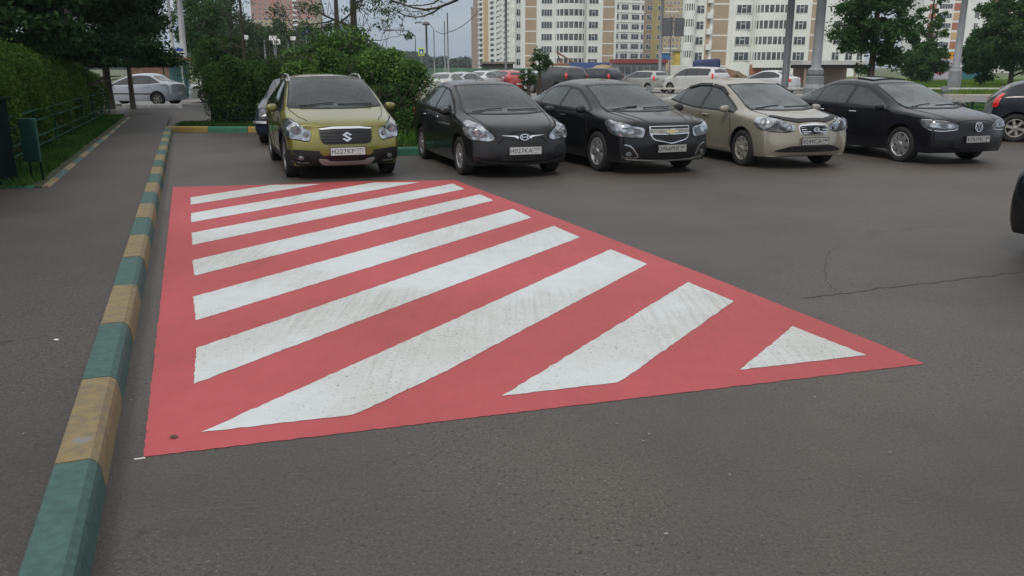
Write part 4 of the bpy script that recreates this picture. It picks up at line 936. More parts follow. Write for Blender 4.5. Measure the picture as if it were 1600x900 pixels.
# ------------------------------------------------------------------ the painted island
mk=empty('road_marking',at(600,450,0),label='red painted island with nine white diagonal stripes on the grey asphalt',cat='road marking')
def mark(name,pix,z,mt,amp=.005):
    P=jag([at(a,b,0)[:2] for a,b in pix],amp); o0=mk.location
    bm=bmesh.new(); f=bm.faces.new([bm.verts.new((x-o0.x,y-o0.y,z)) for x,y in P]); f.normal_update()
    if f.normal.z<0:f.normal_flip()
    bmesh.ops.triangulate(bm,faces=[f])
    return bmo(name,bm,mt,mk)
mark('red_field',[(224.5,714.5),(270,292.5),(425,288.6),(540,284),(711.5,281.5),(734,290.5),(860,337),(1095,427),(1385,542.5),(1444,569)],.0025,M['red'],.0045)
STR=[[(297.8,309),(424,289.5),(503,287.8),(298.3,320.3)],
[(298.4,333.7),(584.4,285.6),(655.3,285.2),(298.7,347.9)],
[(299.3,364.5),(707.5,287.3),(725.7,295.7),(300.8,383.3)],
[(300.8,407.3),(749.8,304),(770.7,313.7),(304.5,431.5)],
[(301.4,464.5),(801,327),(830.8,340.5),(306.7,501.5)],
[(306.7,545.1),(865,353.5),(906.5,371.3),(302.6,601.1)],
[(313.5,676.8),(596,551),(954,390),(1011,413.5),(693,583),(580,637),(549.5,649.5)],
[(784,620),(1075,441.5),(1146.5,471.5),(975,593),(965,598.5)],
[(1156,579),(1238.5,510.5),(1353.5,556)]]
for i,p in enumerate(STR): mark('white_stripe',p,.005,M['white'],.005)
tk=[at(a,b,0) for a,b in((209,717),(226,714.5),(228,716.5),(211,719))]
bm=bmesh.new(); f=bm.faces.new([bm.verts.new((q[0]-mk.location.x,q[1]-mk.location.y,.0015)) for q in tk]); f.normal_update()
if f.normal.z<0:f.normal_flip()
bmo('chalk_tick',bm,M['whitekerb'],mk)
# a crack and an old trench mark in the asphalt on the right
def crack(pix,wd,mt=None):
    P=[]
    for (a,b),(c_,d_) in zip(pix,pix[1:]):
        for k in range(6): P.append(at(a+(c_-a)*k/6+random.gauss(0,2.2),b+(d_-b)*k/6+random.gauss(0,.8),0)[:2])
    P.append(at(*pix[-1],0)[:2]); bm=bmesh.new(); pv=None
    for i,p in enumerate(P):
        q=Vector(P[min(i+1,len(P)-1)])-Vector(P[max(i-1,0)]); nn=Vector((-q.y,q.x)).normalized()*wd*random.uniform(.25,1)*min(1,i/3+.1,(len(P)-1-i)/3+.1)
        a=bm.verts.new((p[0]+nn.x,p[1]+nn.y,.002)); b=bm.verts.new((p[0]-nn.x,p[1]-nn.y,.002))
        if pv: bm.faces.new((pv[0],pv[1],b,a))
        pv=(a,b)
    bmesh.ops.recalc_face_normals(bm,faces=bm.faces)
    return bm
mcr=mat('crack_filling',(.045,.042,.039),.95)
bmo('asphalt_crack',crack([(1245,467),(1300,461),(1350,455),(1420,446),(1500,437),(1600,424),(1700,415)],.010),mcr,label='dark wandering crack in the asphalt running to the right edge',cat='crack')
bmo('asphalt_crack',crack([(1312,383),(1293,398),(1286,420),(1290,440),(1302,452),(1320,456)],.0045),mcr,label='curved hairline crack shaped like a hook above the long crack',cat='crack')
# small litter and marks on the ground
def bits(name,label,cat,spots,mt,size,z=0,**k):
    for i,(a,b) in enumerate(spots):
        x,y,_=at(a,b,z); bm=bmesh.new(); n=7
        v=[bm.verts.new((size*math.cos(t)*random.uniform(.5,1.3),size*.8*math.sin(t)*random.uniform(.5,1.2),random.uniform(.002,.006))) for t in [2*math.pi*q/n for q in range(n)]]
        c_=bm.verts.new((0,0,size*.5))
        for q in range(n): bm.faces.new((v[q],v[(q+1)%n],c_))
        bm.faces.new(v[::-1])
        o=bmo(name,bm,mt,label=label if isinstance(label,str) else label[i],cat=cat,**k); o.location=(x,y,z+(.008 if z==0 else .001))
bits('litter_scrap',['white paper scrap lying on the sidewalk left of the kerb'],'litter',[(88,532)],mat('litter_white',(.6,.6,.57),.7),.022,SW)
bits('dry_leaf',['dry brown leaf lying on the red paint near its left corner'],'leaf',[(271,685)],mat('dry_leaf_brown',(.10,.06,.04),.8),.022)
bits('gravel_chip','pale gravel chip lying on the bare asphalt in front of the island','gravel chip',[(205,628),(964,665),(1014,681),(1005,692),(1272,623),(1040,838),(1325,370),(640,712),(1140,745),(1390,710),(780,760)],mat('chip_stone',(.26,.25,.24),.8),.008,group='pale gravel chips on the asphalt')

# ------------------------------------------------------------------ foliage
def leaf_quads(P,size,flat=0.0,aspect=.55,stretch=None):
    """numpy: one folded-free diamond per point, random orientation"""
    n=len(P)
    a=RNG.normal(size=(n,3)); a/=np.linalg.norm(a,axis=1,keepdims=True)
    if stretch is not None: a=a*(1-flat)+np.array(stretch)*flat; a/=np.linalg.norm(a,axis=1,keepdims=True)
    b=np.cross(a,RNG.normal(size=(n,3))); b/=np.linalg.norm(b,axis=1,keepdims=True)
    s=(size*RNG.uniform(.6,1.35,size=(n,1)))
    V=np.stack([P+a*s,P+b*s*aspect,P-a*s,P-b*s*aspect],1).reshape(-1,3)
    return V
def quad_mesh(name,V):
    n=len(V)//4; me=bpy.data.meshes.new(name)
    me.vertices.add(len(V)); me.vertices.foreach_set('co',V.astype(np.float32).ravel())
    me.loops.add(4*n); me.loops.foreach_set('vertex_index',np.arange(4*n,dtype=np.int32))
    me.polygons.add(n); me.polygons.foreach_set('loop_start',np.arange(0,4*n,4,dtype=np.int32))
    try: me.polygons.foreach_set('loop_total',np.full(n,4,dtype=np.int32))
    except Exception: pass
    me.update(calc_edges=True); return me
def clumps(C,Rr,n,shell=.6):
    """n points spread over clumps with centres C and radii Rr"""
    idx=RNG.integers(0,len(C),n); d=RNG.normal(size=(n,3)); d/=np.linalg.norm(d,axis=1,keepdims=True)
    r=(shell+(1-shell)*RNG.random((n,1)))**1.0*RNG.random((n,1))**.25
    return C[idx]+d*r*Rr[idx]
def limb(bm,p,d,L,r,depth,tips,n=6,spread=.75,up=.15,minr=.006,dmax=4):
    pts=[p.copy()];rr=[r];q=p.copy();dd=d.normalized();k=4
    for i in range(k):
        dd=(dd+Vector((random.gauss(0,.14),random.gauss(0,.14),random.gauss(0,.10)+up*.25))).normalized(); q=q+dd*L/k; pts.append(q.copy()); rr.append(max(minr,r*(1-.5*(i+1)/k)))
    tube(bm,pts,rr,n if depth<2 else 5,cap=False)
    if depth>=dmax: tips.append(q); return
    for j in range(random.choice((2,3,3))):
        i=random.choice((2,3,4)); a=Vector((random.gauss(0,1),random.gauss(0,1),random.gauss(.1,.6))).normalized()
        nd=(dd*(1-spread*.5)+a*spread).normalized()
        tips.append(pts[i]); limb(bm,pts[i],nd,L*random.uniform(.55,.8),rr[i]*.7,depth+1,tips,n,spread,up,minr,dmax)
def tree(label,loc,H,cw,ch,trunk_h,r,leafm,nleaf,ls,group=None,nclump=60,crr=(.14,.26),kind='broad',bark=None,lean=(0,0),cat='tree',name='tree',zmin=None,dmax=3,seed=None):
    """crown ellipsoid: width cw, height ch, its top at H"""
    if seed is not None: random.seed(seed)
    rng=np.random.default_rng(seed or 1)
    root=empty(name,loc,label=label,cat=cat,group=group)
    bm=bmesh.new(); tips=[]
    P=[Vector((0,0,-.05)),Vector((lean[0]*.3,lean[1]*.3,trunk_h*.5)),Vector((lean[0],lean[1],trunk_h)),Vector((lean[0]*1.3,lean[1]*1.3,H*.55)),Vector((lean[0]*1.5,lean[1]*1.5,H*.85))]
    tube(bm,P,[r*1.25,r,r*.85,r*.55,r*.2],10)
    for k in range(7 if kind!='spruce' else 14):
        t=random.uniform(.0,1); z0=trunk_h*.9+(H*.8-trunk_h*.9)*t; a=random.uniform(0,6.28)
        limb(bm,Vector((lean[0],lean[1],z0)),Vector((math.cos(a),math.sin(a),.5 if kind!='spruce' else -.15)),cw*.28*(1.1-.6*t),r*.4*(1-.5*t),1,tips,6,.7,.2 if kind!='spruce' else -.1,r*.04+.004,dmax)
    bmo('trunk',bm,bark or M['bark'],root)
    cz=H-ch/2; C=[]
    for k in range(nclump):
        d=rng.normal(size=3); d/=np.linalg.norm(d); rad=rng.uniform(.35,1)**.6*.84
        if kind=='spruce':
            t=rng.random()**.75; z=H-ch*t; rw=cw/2*(.12+.88*t)*rng.uniform(.45,1); a=rng.uniform(0,6.28)
            C.append((lean[0]+rw*math.cos(a),lean[1]+rw*math.sin(a),z-.12*rw))
        else: C.append((lean[0]+d[0]*cw/2*rad,lean[1]+d[1]*cw/2*rad,cz+d[2]*ch/2*rad))
    C=np.array(C); Rr=rng.uniform(crr[0],crr[1],size=(nclump,1))*cw*np.array([[1,1,.75 if kind!='spruce' else .45]])
    if kind!='spruce' and tips:
        T=np.array([tuple(t) for t in tips]); C=np.vstack([C,T[rng.integers(0,len(T),nclump//2)]]); Rr=np.vstack([Rr,rng.uniform(crr[0]*.6,crr[1]*.7,size=(nclump//2,1))*cw*np.ones((1,3))])
    P=clumps(C,Rr,nleaf,.35)
    keep=P[:,2]>(zmin if zmin is not None else trunk_h*.35); P=P[keep]
    me=quad_mesh('crown',leaf_quads(P,ls)); link('crown',me,leafm,root)
    return root
def hedge(name,label,cat,path,width,hts,leafm,n,ls,lump=.18,z0=0,seed=3,bottom=.0):
    """leafy band along a ground path with a height per point"""
    rng=np.random.default_rng(seed); root=empty(name,(path[0][0],path[0][1],z0),label=label,cat=cat)
    o0=np.array([path[0][0],path[0][1],z0])
    pts=np.array(path,float); seg=np.linalg.norm(np.diff(pts,axis=0),axis=1); cum=np.r_[0,np.cumsum(seg)]
    s=rng.random(n)*cum[-1]; x=np.interp(s,cum,pts[:,0]); y=np.interp(s,cum,pts[:,1]); h=np.interp(s,cum,hts)
    t=np.gradient(np.array([x,y]),axis=1); 
    k=np.clip(np.searchsorted(cum,s)-1,0,len(seg)-1); dx=np.diff(pts[:,0])[k]/seg[k]; dy=np.diff(pts[:,1])[k]/seg[k]
    ph=rng.uniform(0,6.28,8)
    lum=lambda a,b: (np.sin(a*2.1+ph[0])+np.sin(a*4.7+ph[1]+b*3)+.7*np.sin(a*9.3+b*6+ph[2])+.5*np.sin(a*17+b*11+ph[3]))/3.2
    # superellipse shell of the section
    th=rng.random(n)*math.pi; rad=1-.28*rng.random(n)**2
    ex=.45; cx=np.sign(np.cos(th))*np.abs(np.cos(th))**ex; cz=np.abs(np.sin(th))**ex
    hh=h*(1+lump*.55*lum(s,cx)); ww=width/2*(1+lump*lum(s+3,cz*2))
    o=cx*ww*rad; z=bottom+(cz*rad)*(hh-bottom)
    P=np.stack([x-dy*o,y+dx*o,z],1)+rng.normal(size=(n,3))*.035
    P[:,0]-=o0[0];P[:,1]-=o0[1]
    sel=P[:,2]>.02; P=P[sel]
    link('foliage',quad_mesh('foliage',leaf_quads(P,ls)),leafm,root)
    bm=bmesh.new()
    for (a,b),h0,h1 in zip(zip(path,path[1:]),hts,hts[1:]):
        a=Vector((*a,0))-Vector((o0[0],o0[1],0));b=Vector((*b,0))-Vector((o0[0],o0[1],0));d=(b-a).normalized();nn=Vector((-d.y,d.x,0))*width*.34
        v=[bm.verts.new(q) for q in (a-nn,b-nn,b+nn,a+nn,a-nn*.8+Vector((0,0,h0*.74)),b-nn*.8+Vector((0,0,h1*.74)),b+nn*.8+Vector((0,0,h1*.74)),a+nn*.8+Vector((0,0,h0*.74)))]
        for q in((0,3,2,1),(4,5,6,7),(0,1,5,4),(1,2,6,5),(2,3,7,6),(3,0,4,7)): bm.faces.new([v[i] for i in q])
    bmo('shade_core',bm,M['core'],root)  # dark solid core standing in for the shade between the leaves
    return root
def bush(name,label,cat,loc,rx,ry,h,leafm,n,ls,nc=40,seed=5,group=None,twigs=True):
    rng=np.random.default_rng(seed); random.seed(seed); root=empty(name,loc,label=label,cat=cat,group=group)
    d=rng.normal(size=(nc,3)); d/=np.linalg.norm(d,axis=1,keepdims=True); d[:,2]=np.abs(d[:,2])
    rad=rng.uniform(.45,.9,size=(nc,1)); C=d*rad*np.array([[rx,ry,h*.9]]); C[:,2]+=.05*h
    Rr=rng.uniform(.18,.34,size=(nc,1))*np.array([[rx,ry,h*.55]])
    P=clumps(C,Rr,n,.4); P=P[P[:,2]>.03]
    link('foliage',quad_mesh('foliage',leaf_quads(P,ls)),leafm,root)
    bm=bmesh.new(); tips=[]
    for k in range(7):
        a=random.uniform(0,6.28); limb(bm,Vector((.1*rx*math.cos(a),.1*ry*math.sin(a),0)),Vector((math.cos(a)*rx*.5,math.sin(a)*ry*.5,h*.6)),h*.6,.03,1,tips,5,.6,.2,.006,3)
    bmo('stems',bm,M['bark'],root)
    return root
def grass(name,label,cat,polyfn,n,hmin,hmax,mt,z0,wd=.006,lean=.5,seed=2):
    rng=np.random.default_rng(seed); P=polyfn(rng,n); n=len(P)
    a=rng.uniform(0,6.28,n); h=rng.uniform(hmin,hmax,n); l=rng.normal(size=(n,2))*lean*h[:,None]
    w=np.stack([np.cos(a),np.sin(a)],1)*wd*rng.uniform(.7,1.4,(n,1))
    V=np.zeros((n,4,3)); V[:,0,:2]=P-w;V[:,1,:2]=P+w;V[:,2,:2]=P+w*.35+l;V[:,3,:2]=P-w*.35+l;V[:,2,2]=h;V[:,3,2]=h; V[:,:,2]+=z0
    link(name,quad_mesh(name,V.reshape(-1,3)),mt,label=label,cat=cat,kind='stuff')
def inpoly(poly):
    def f(rng,n):
        xs=[p[0] for p in poly];ys=[p[1] for p in poly]; Q=np.stack([rng.uniform(min(xs),max(xs),n*3),rng.uniform(min(ys),max(ys),n*3)],1)
        ins=np.zeros(len(Q),bool); j=len(poly)-1
        for i in range(len(poly)):
            xi,yi=poly[i];xj,yj=poly[j]
            c=((yi>Q[:,1])!=(yj>Q[:,1]))&(Q[:,0]<(xj-xi)*(Q[:,1]-yi)/((yj-yi) or 1e-9)+xi); ins^=c; j=i
        return Q[ins][:n]
    return f
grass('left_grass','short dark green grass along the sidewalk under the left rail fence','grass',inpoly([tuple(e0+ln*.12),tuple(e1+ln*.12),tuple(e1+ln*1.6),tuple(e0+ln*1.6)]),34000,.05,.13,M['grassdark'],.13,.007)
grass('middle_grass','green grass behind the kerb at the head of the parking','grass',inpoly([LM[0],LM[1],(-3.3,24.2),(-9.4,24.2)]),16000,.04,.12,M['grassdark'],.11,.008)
grass('roadside_grass','tufted bright grass behind the parked row by the road','grass',inpoly([(-3.2,kc.y+.1),(kc.x,kc.y+.3),(12.6,21.3),(14.6,26.7),(22,27.5),(22,34),(-5,34)]),70000,.06,.26,M['grass'],.11,.012)
grass('meadow_grass','tall meadow grass beyond the road on the right','grass',inpoly([(28,52),(70,52),(90,95),(28,95)]),70000,.12,.45,M['grassfar'],.05,.03,.3)
# left hedge, kept behind the green rail fence
h0=e0+ln*1.72; h1=e1+ln*1.55
hd=(h1-h0).normalized()
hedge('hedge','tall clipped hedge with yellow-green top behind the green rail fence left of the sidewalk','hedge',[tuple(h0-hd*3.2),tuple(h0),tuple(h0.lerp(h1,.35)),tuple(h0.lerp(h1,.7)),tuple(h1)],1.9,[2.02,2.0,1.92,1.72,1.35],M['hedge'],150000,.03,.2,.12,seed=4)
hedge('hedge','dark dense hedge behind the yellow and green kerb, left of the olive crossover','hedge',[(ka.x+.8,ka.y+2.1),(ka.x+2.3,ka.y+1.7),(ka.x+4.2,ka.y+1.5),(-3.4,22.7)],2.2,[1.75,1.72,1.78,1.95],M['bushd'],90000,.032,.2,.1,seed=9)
bush('bush','large spreading green bush filling the gap right of the olive crossover','bush',(-4.15,21.7,.1),2.35,1.7,2.95,M['bush'],76000,.042,60,seed=11)
bush('bush','lower bush with light leaves beside the black compact saloon','bush',(-2.75,19.9,.1),.95,.9,1.55,M['bushd'],26000,.035,30,seed=12)
for i,(a,b,D,rx,h,lb) in enumerate(((852,162,22.0,.35,.75,'small weed clump between the black compact saloon and the gold emblem saloon'),(1505,120,29.5,.6,.5,'low weeds behind the bonnet of the rightmost black saloon'))):
    p=atD(a,b,D); bush('weed_clump',lb,'weeds',(p[0],D,.1),rx,rx,h,M['grass'],3500,.03,14,seed=20+i)
# trees of the left side
def tx(px_,D): return atD(px_,105,D)[0]
SPR=[(-30,19.5,12.5,5.2,'spruce'),(55,22.5,12,5.2,'spruce2'),(118,29,13,6,'spruce'),(165,34,13,5.0,'spruce2')]
LB=['very dark tree overhanging the near end of the left hedge','dark conifer rising behind the left hedge, second from the frame edge','dense dark tree behind the far half of the left hedge','dark spreading tree with low branches over the silver saloon']
for i,((a,D,H,cw,mt),lb) in enumerate(zip(SPR,LB)):
    tree(lb,(tx(a,D),D,.1),H,cw,H-1.3,1.2,.16,M[mt],82000,.072,'dark trees behind the left hedge',90,(.10,.2),'spruce',seed=30+i,dmax=2,zmin=(1.9,1.75,1.6,1.6)[i])
tree('slim young tree whose trunk stands in front of the silver saloon',(tx(201,33),33,.1),6.6,3.6,5.0,1.7,.09,M['spruce'],36000,.055,None,70,(.12,.22),seed=41,dmax=3,zmin=1.7)
# ------------------------------------------------------------------ background trees
def bt(label,a,D,H,cw,ch,th,mt,n,ls,seed,**k):
    return tree(label,(tx(a,D),D,0),H,cw,ch,th,.1+H*.012,M[mt],n,ls,k.pop('group',None),k.pop('nc',70),k.pop('crr',(.12,.22)),seed=seed,**k)
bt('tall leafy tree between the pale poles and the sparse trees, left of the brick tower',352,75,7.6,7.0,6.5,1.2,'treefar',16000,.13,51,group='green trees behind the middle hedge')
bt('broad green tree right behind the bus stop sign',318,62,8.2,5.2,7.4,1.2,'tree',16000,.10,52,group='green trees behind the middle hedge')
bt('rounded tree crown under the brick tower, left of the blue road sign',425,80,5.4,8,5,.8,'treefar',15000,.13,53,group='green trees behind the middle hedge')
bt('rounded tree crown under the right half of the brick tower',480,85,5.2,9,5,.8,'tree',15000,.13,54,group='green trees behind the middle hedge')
bt('yellowish bushy tree left of the middle hedge',347,40,3.05,3.8,2.9,.5,'treeol',13000,.07,56,group='green trees behind the middle hedge')
bt('low green tree behind the roof of the olive crossover',545,45,3.3,5,3.1,.5,'tree',13000,.08,57,group='green trees behind the middle hedge')
# sparse, half bare trees against the sky
def sparse(label,a,D,H,cw,seed,n,r=.13,base=0):
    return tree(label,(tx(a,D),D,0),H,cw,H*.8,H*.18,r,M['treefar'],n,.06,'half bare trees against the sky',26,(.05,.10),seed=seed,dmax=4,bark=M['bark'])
sparse('half bare tree with thin dark branches left of the brick tower',383,38,7.5,5,61,900,.10)
sparse('gnarled half bare tree right of the brick tower, its dark trunk above the crossover roof',530,34,7.2,6,62,3200,.15)
sparse('tall half bare tree with a thick pale trunk above the bush',556,37,9.5,7,63,3600,.20)
# the overhanging bare branch that enters the sky right of it
bb=bmesh.new(); random.seed(5); tips=[]
b0=Vector(atD(560,-30,30)); 
for cv,r0 in(([(722,-12),(714,0),(700,6),(684,12),(664,15),(645,12),(622,4),(600,-4)],.05),([(692,-6),(678,5),(660,8.5),(636,8.5),(610,2)],.028),([(688,11),(678,19),(662,25),(650,27),(632,24),(606,10)],.030),([(690,9),(670,16),(650,18),(628,16)],.016)):
    P=[Vector(atD(a,b,27+.4*math.sin(k))) for k,(a,b) in enumerate(cv)]
    tube(bb,P,[max(.007,r0*(1-.65*k/len(P))) for k in range(len(P))],6)
    for k in range(5):
        p=random.choice(P[2:]); limb(bb,p,Vector((random.uniform(-1,.2),random.gauss(0,.4),random.uniform(-.5,.2))),.45,.009,2,tips,4,.8,0,.004,3)
bro=bmo('hanging_branch',bb,M['bark'],None,label='bare dark branch sagging across the sky above the black lamp post',cat='branch')
T=np.array([tuple(t) for t in tips]); me=quad_mesh('twig_leaves',leaf_quads(T[RNG.integers(0,len(T),160)]+RNG.normal(size=(160,3))*.08,.05)); link('twig_leaves',me,M['bushd'],bro)
# right hand trees
bt('dense dark green tree behind the rightmost black saloon roof',1362,41,7.6,4.7,7.2,1.0,'tree',26000,.08,71,crr=(.07,.17),nc=75,dmax=3)
bt('thin olive tree with drooping branches in front of the red and white tower',1447,80,10,3.8,8.5,1.5,'treeol',4200,.12,72,nc=45,crr=(.08,.16))
bt('dark tree with a rounded crown at the right edge of the meadow',1582,62,8.6,6.2,8.0,.8,'tree',30000,.11,73,nc=70,crr=(.08,.2))
bt('dark bushy tree left of the far right crown, over the teal board',1536,68,4.6,4.0,4.2,.6,'tree',16000,.12,74)
bt('round dark bush left of the pink billboard',1445,78,3.9,4.2,3.7,.4,'tree',14000,.13,75)
bt('small sapling with sparse crown in front of the white building',843,48,2.75,1.6,1.5,1.2,'tree',1500,.06,76,nc=18,crr=(.14,.26))
bt('low bushy sapling left of the sparse crowned one',826,47,1.75,1.2,1.2,.6,'tree',1100,.06,77,nc=14,crr=(.14,.26))
# distant forest
rng=np.random.default_rng(8); n=52000
s=rng.random(n); X=-430+ s*560; Y=560+rng.random(n)*60; ph=np.sin(X*.06)+np.sin(X*.17+1)+.6*np.sin(X*.41+2)
Hh=(9.5+1.6*ph)*np.sqrt(1-(rng.random(n))**2*.9)*np.where(X<-90,1.5,np.where(X<-45,1.0,.8)); P=np.stack([X,Y,rng.random(n)**.5*Hh],1)
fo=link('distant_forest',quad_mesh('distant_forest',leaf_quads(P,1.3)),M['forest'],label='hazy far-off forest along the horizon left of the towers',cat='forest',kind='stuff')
bm=bmesh.new(); box(bm,-430,130,575,615,0,5); bmo('distant_forest_floor',bm,M['forest'],None,label='dim depth of the far-off forest under its crowns',cat='forest',kind='stuff')

# ------------------------------------------------------------------ buildings
M['bwhite']=mat('tower_white_panel',(.79,.80,.785),.8,var=.05,vs=.3)
M['bbeige']=mat('tower_beige_panel',(.42,.32,.235),.8,var=.07,vs=.4)
M['btan']=mat('tower_tan_panel',(.58,.40,.22),.8,var=.06,vs=.4)
M['bbrown']=mat('tower_taupe_panel',(.34,.27,.22),.8,var=.06,vs=.4)
M['bolive']=mat('tower_olive_panel',(.42,.34,.17),.8,var=.06,vs=.4)
M['borange']=mat('tower_orange_brick',(.40,.20,.15),.8,var=.15,vs=.8)  # desaturated: distance haze is put into the brick colour
M['bcream']=mat('tower_cream_brick',(.47,.37,.23),.8,var=.12,vs=.8)
M['bred']=mat('tower_red_panel',(.40,.15,.10),.8,var=.08,vs=.4)
M['wframe']=mat('window_frame_white',(.72,.72,.70),.6)
M['wglass']=mat('building_window_glass',(.035,.045,.06),.08,0,.3,c2=(.09,.10,.12),vs=.25)
M['wcurt']=mat('curtained_window_glass',(.16,.16,.16),.15,0,.3,c2=(.05,.055,.065),vs=.5)
WM={}
def win_mesh(w,h,n,d=.12,dark='wglass'):
    key=(round(w,2),round(h,2),n,dark)
    if key in WM: return WM[key]
    bm=bmesh.new(); box(bm,-w/2,w/2,-.04,d,-h/2,h/2,0)
    pw=(w-.10*(n+1))/n
    for i in range(n):
        x=-w/2+.10+i*(pw+.10); box(bm,x,x+pw,-.055,.02,-h/2+.10,h/2-.10,1)
        if i==n//2 and n in(2,3): 
            box(bm,x,x+pw,-.075,-.05,h*.10,h*.10+.09,0)
    me=bpy.data.meshes.new('window'); bm.normal_update(); bm.to_mesh(me); bm.free(); me.materials.append(M['wframe']); me.materials.append(M[dark]); WM[key]=me; return me
class Bld:
    """facade frame: origin at ground, u to the right along the facade, depth behind it"""
    def __init__(b,label,pxl,pxr,D,Dr=None,H=50,depth=14,wall='bwhite',cat='building',storey=2.8,name='apartment_building',group=None,seglabel=None):
        Dr=Dr or D; A=Vector(atD(pxl,105,D)); B=Vector(atD(pxr,105,Dr)); A.z=B.z=0
        b.W=(B-A).length; ang=math.atan2(B.y-A.y,B.x-A.x); b.D=D; b.pl,b.pr=pxl,pxr; b.A,b.B=A,B
        b.r=empty(name,A,ang,label=label,cat=cat,group=group); b.H=H; b.depth=depth; b.n=0
        bm=bmesh.new(); box(bm,0,b.W,0,depth,0,H); b.part('wall',bm,wall)
        bm=bmesh.new(); box(bm,-.25,b.W+.25,-.25,depth+.25,H+.002,H+.9); b.part('roof',bm,'bbrown')
    def part(b,name,bm,mt,loc=None):
        o=bmo(name,bm,M[mt] if isinstance(mt,str) else mt,b.r)
        if loc:o.location=loc
        return o
    def u(b,px_):
        # intersection of the sight line with the facade line
        d=Vector(atD(px_,105,100)); dx,dy=d.x,d.y; e=b.B-b.A
        # t*(dx,dy)=A+s*e
        det=dx*(-e.y)-dy*(-e.x); s=(dx*b.A.y-dy*b.A.x)/det*1.0
        s=( -dy*b.A.x+dx*b.A.y)/( -dx*e.y+dy*e.x)
        return s*b.W
    def z(b,py,px_=None):
        t=b.u(px_ or (b.pl+b.pr)/2)/b.W; D=b.A.y+(b.B.y-b.A.y)*t
        return atD(800,py,D)[2]
    def panel(b,x0,x1,mt,z0,z1,pr=.10,name='facade_panel'):
        bm=bmesh.new(); u0,u1=b.u(x0),b.u(x1); box(bm,u0,u1,-pr,.05,z0,z1); return b.part(name,bm,mt)
    def wins(b,x0,x1,zs,h,n,dark='wglass',pr=0,name='window'):
        u0,u1=b.u(x0),b.u(x1); me=win_mesh(u1-u0,h,n,dark=dark)
        for z in zs:
            if b.n>=100: return
            o=bpy.data.objects.new(name,me); col.objects.link(o); o.parent=b.r; o.location=((u0+u1)/2,-.02-pr,z); b.n+=1
    def bands(b,x0,x1,zs,mt='bwhite',pr=.14,th=.25):
        bm=bmesh.new(); u0,u1=b.u(x0),b.u(x1)
        for z in zs: box(bm,u0,u1,-pr,.03,z-th/2,z+th/2)
        b.part('string_course',bm,mt)
    def bay(b,x0,x1,z0,z1,pr,mt='bwhite',n=9,name='bay'):
        u0,u1=b.u(x0),b.u(x1); c_=(u0+u1)/2; w_=(u1-u0)/2
        P=[(c_+w_*math.cos(t),-pr*math.sin(t)) for t in [math.pi-math.pi*k/n for k in range(n+1)]]
        P=[(c_-w_,.3)]+P+[(c_+w_,.3)]
        bm=bmesh.new(); prism(bm,P,z0,z1); bmesh.ops.recalc_face_normals(bm,faces=bm.faces); return b.part(name,bm,mt)
    def balconies(b,x0,x1,zs,pr=1.0,h=1.15,mt='bwhite',curved=True,n=8,glaz=1.35):
        u0,u1=b.u(x0),b.u(x1); c_=(u0+u1)/2; w_=(u1-u0)/2
        def P(e): 
            if curved: return [(c_-w_-e,.3)]+[(c_+(w_+e)*math.cos(t),-(pr+e)*math.sin(t)**.8 if math.sin(t)>1e-6 else 0) for t in [math.pi-math.pi*k/n for k in range(n+1)]]+[(c_+w_+e,.3)]
            return [(c_-w_-e,.3),(c_-w_-e,-pr-e),(c_+w_+e,-pr-e),(c_+w_+e,.3)]
        for z in zs:
            bm=bmesh.new(); prism(bm,P(0),z-h/2,z+h/2)
            if glaz:
                prism(bm,P(-.12),z+h/2,z+h/2+glaz,1)
                for (x,y) in P(-.02)[1:-1]:
                    box(bm,x-.09,x+.09,y-.06,y+.12,z+h/2,z+h/2+glaz,0)
            bmesh.ops.recalc_face_normals(bm,faces=bm.faces)
            bmo('balcony',bm,[M[mt],M['wcurt']],b.r)
def rows(b,px_,ys,ref=None): return [b.z(y,px_) for y in ys]
# E: the nearest white curved tower
E=Bld('nearest white panel tower with beige strips and curved balconies, behind the beige saloon',1080,1350,158,156,H=50,depth=16)
ys=[-10,14.3,39.4,63.7,87.8]; zs=rows(E,1170,ys); g0=zs[-1]-1.9
E.balconies(1063.5,1083,[z-1.0 for z in zs],1.6,1.5)
E.wins(1084,1096,zs,1.5,2)
E.panel(1099,1105,'bbeige',g0,50); E.balconies(1100,1107,[z-1.1 for z in zs],.8,1.0,curved=False,glaz=0)
E.panel(1110,1133,'bbeige',g0,50); E.bands(1109.5,1133.5,[z-1.75 for z in zs]+[zs[0]+1.2])
E.bay(1138,1172,0,50,.7,n=6,name='shallow_bay'); E.wins(1144,1167,zs,1.55,3,pr=.74)
for z in zs: pass
E.balconies(1174,1226,[z-1.35 for z in zs],1.9,1.35,n=10,glaz=1.45)
E.wins(1236,1255,zs,1.55,3)
E.panel(1261,1276,'bbeige',g0,50); E.bands(1260.5,1276.5,[z-1.75 for z in zs])
E.wins(1297,1309,zs,1.5,2); E.wins(1318,1330,zs,1.5,2); E.wins(1336,1346,zs,1.5,2)
E.wins(1143,1165,rows(E,1150,[110.5]),1.3,4)
E.panel(1172,1226,'bred',.4,2.2,.25,'shop_front'); E.wins(1190,1222,[1.3],1.2,6,pr=.28,name='shop_window')
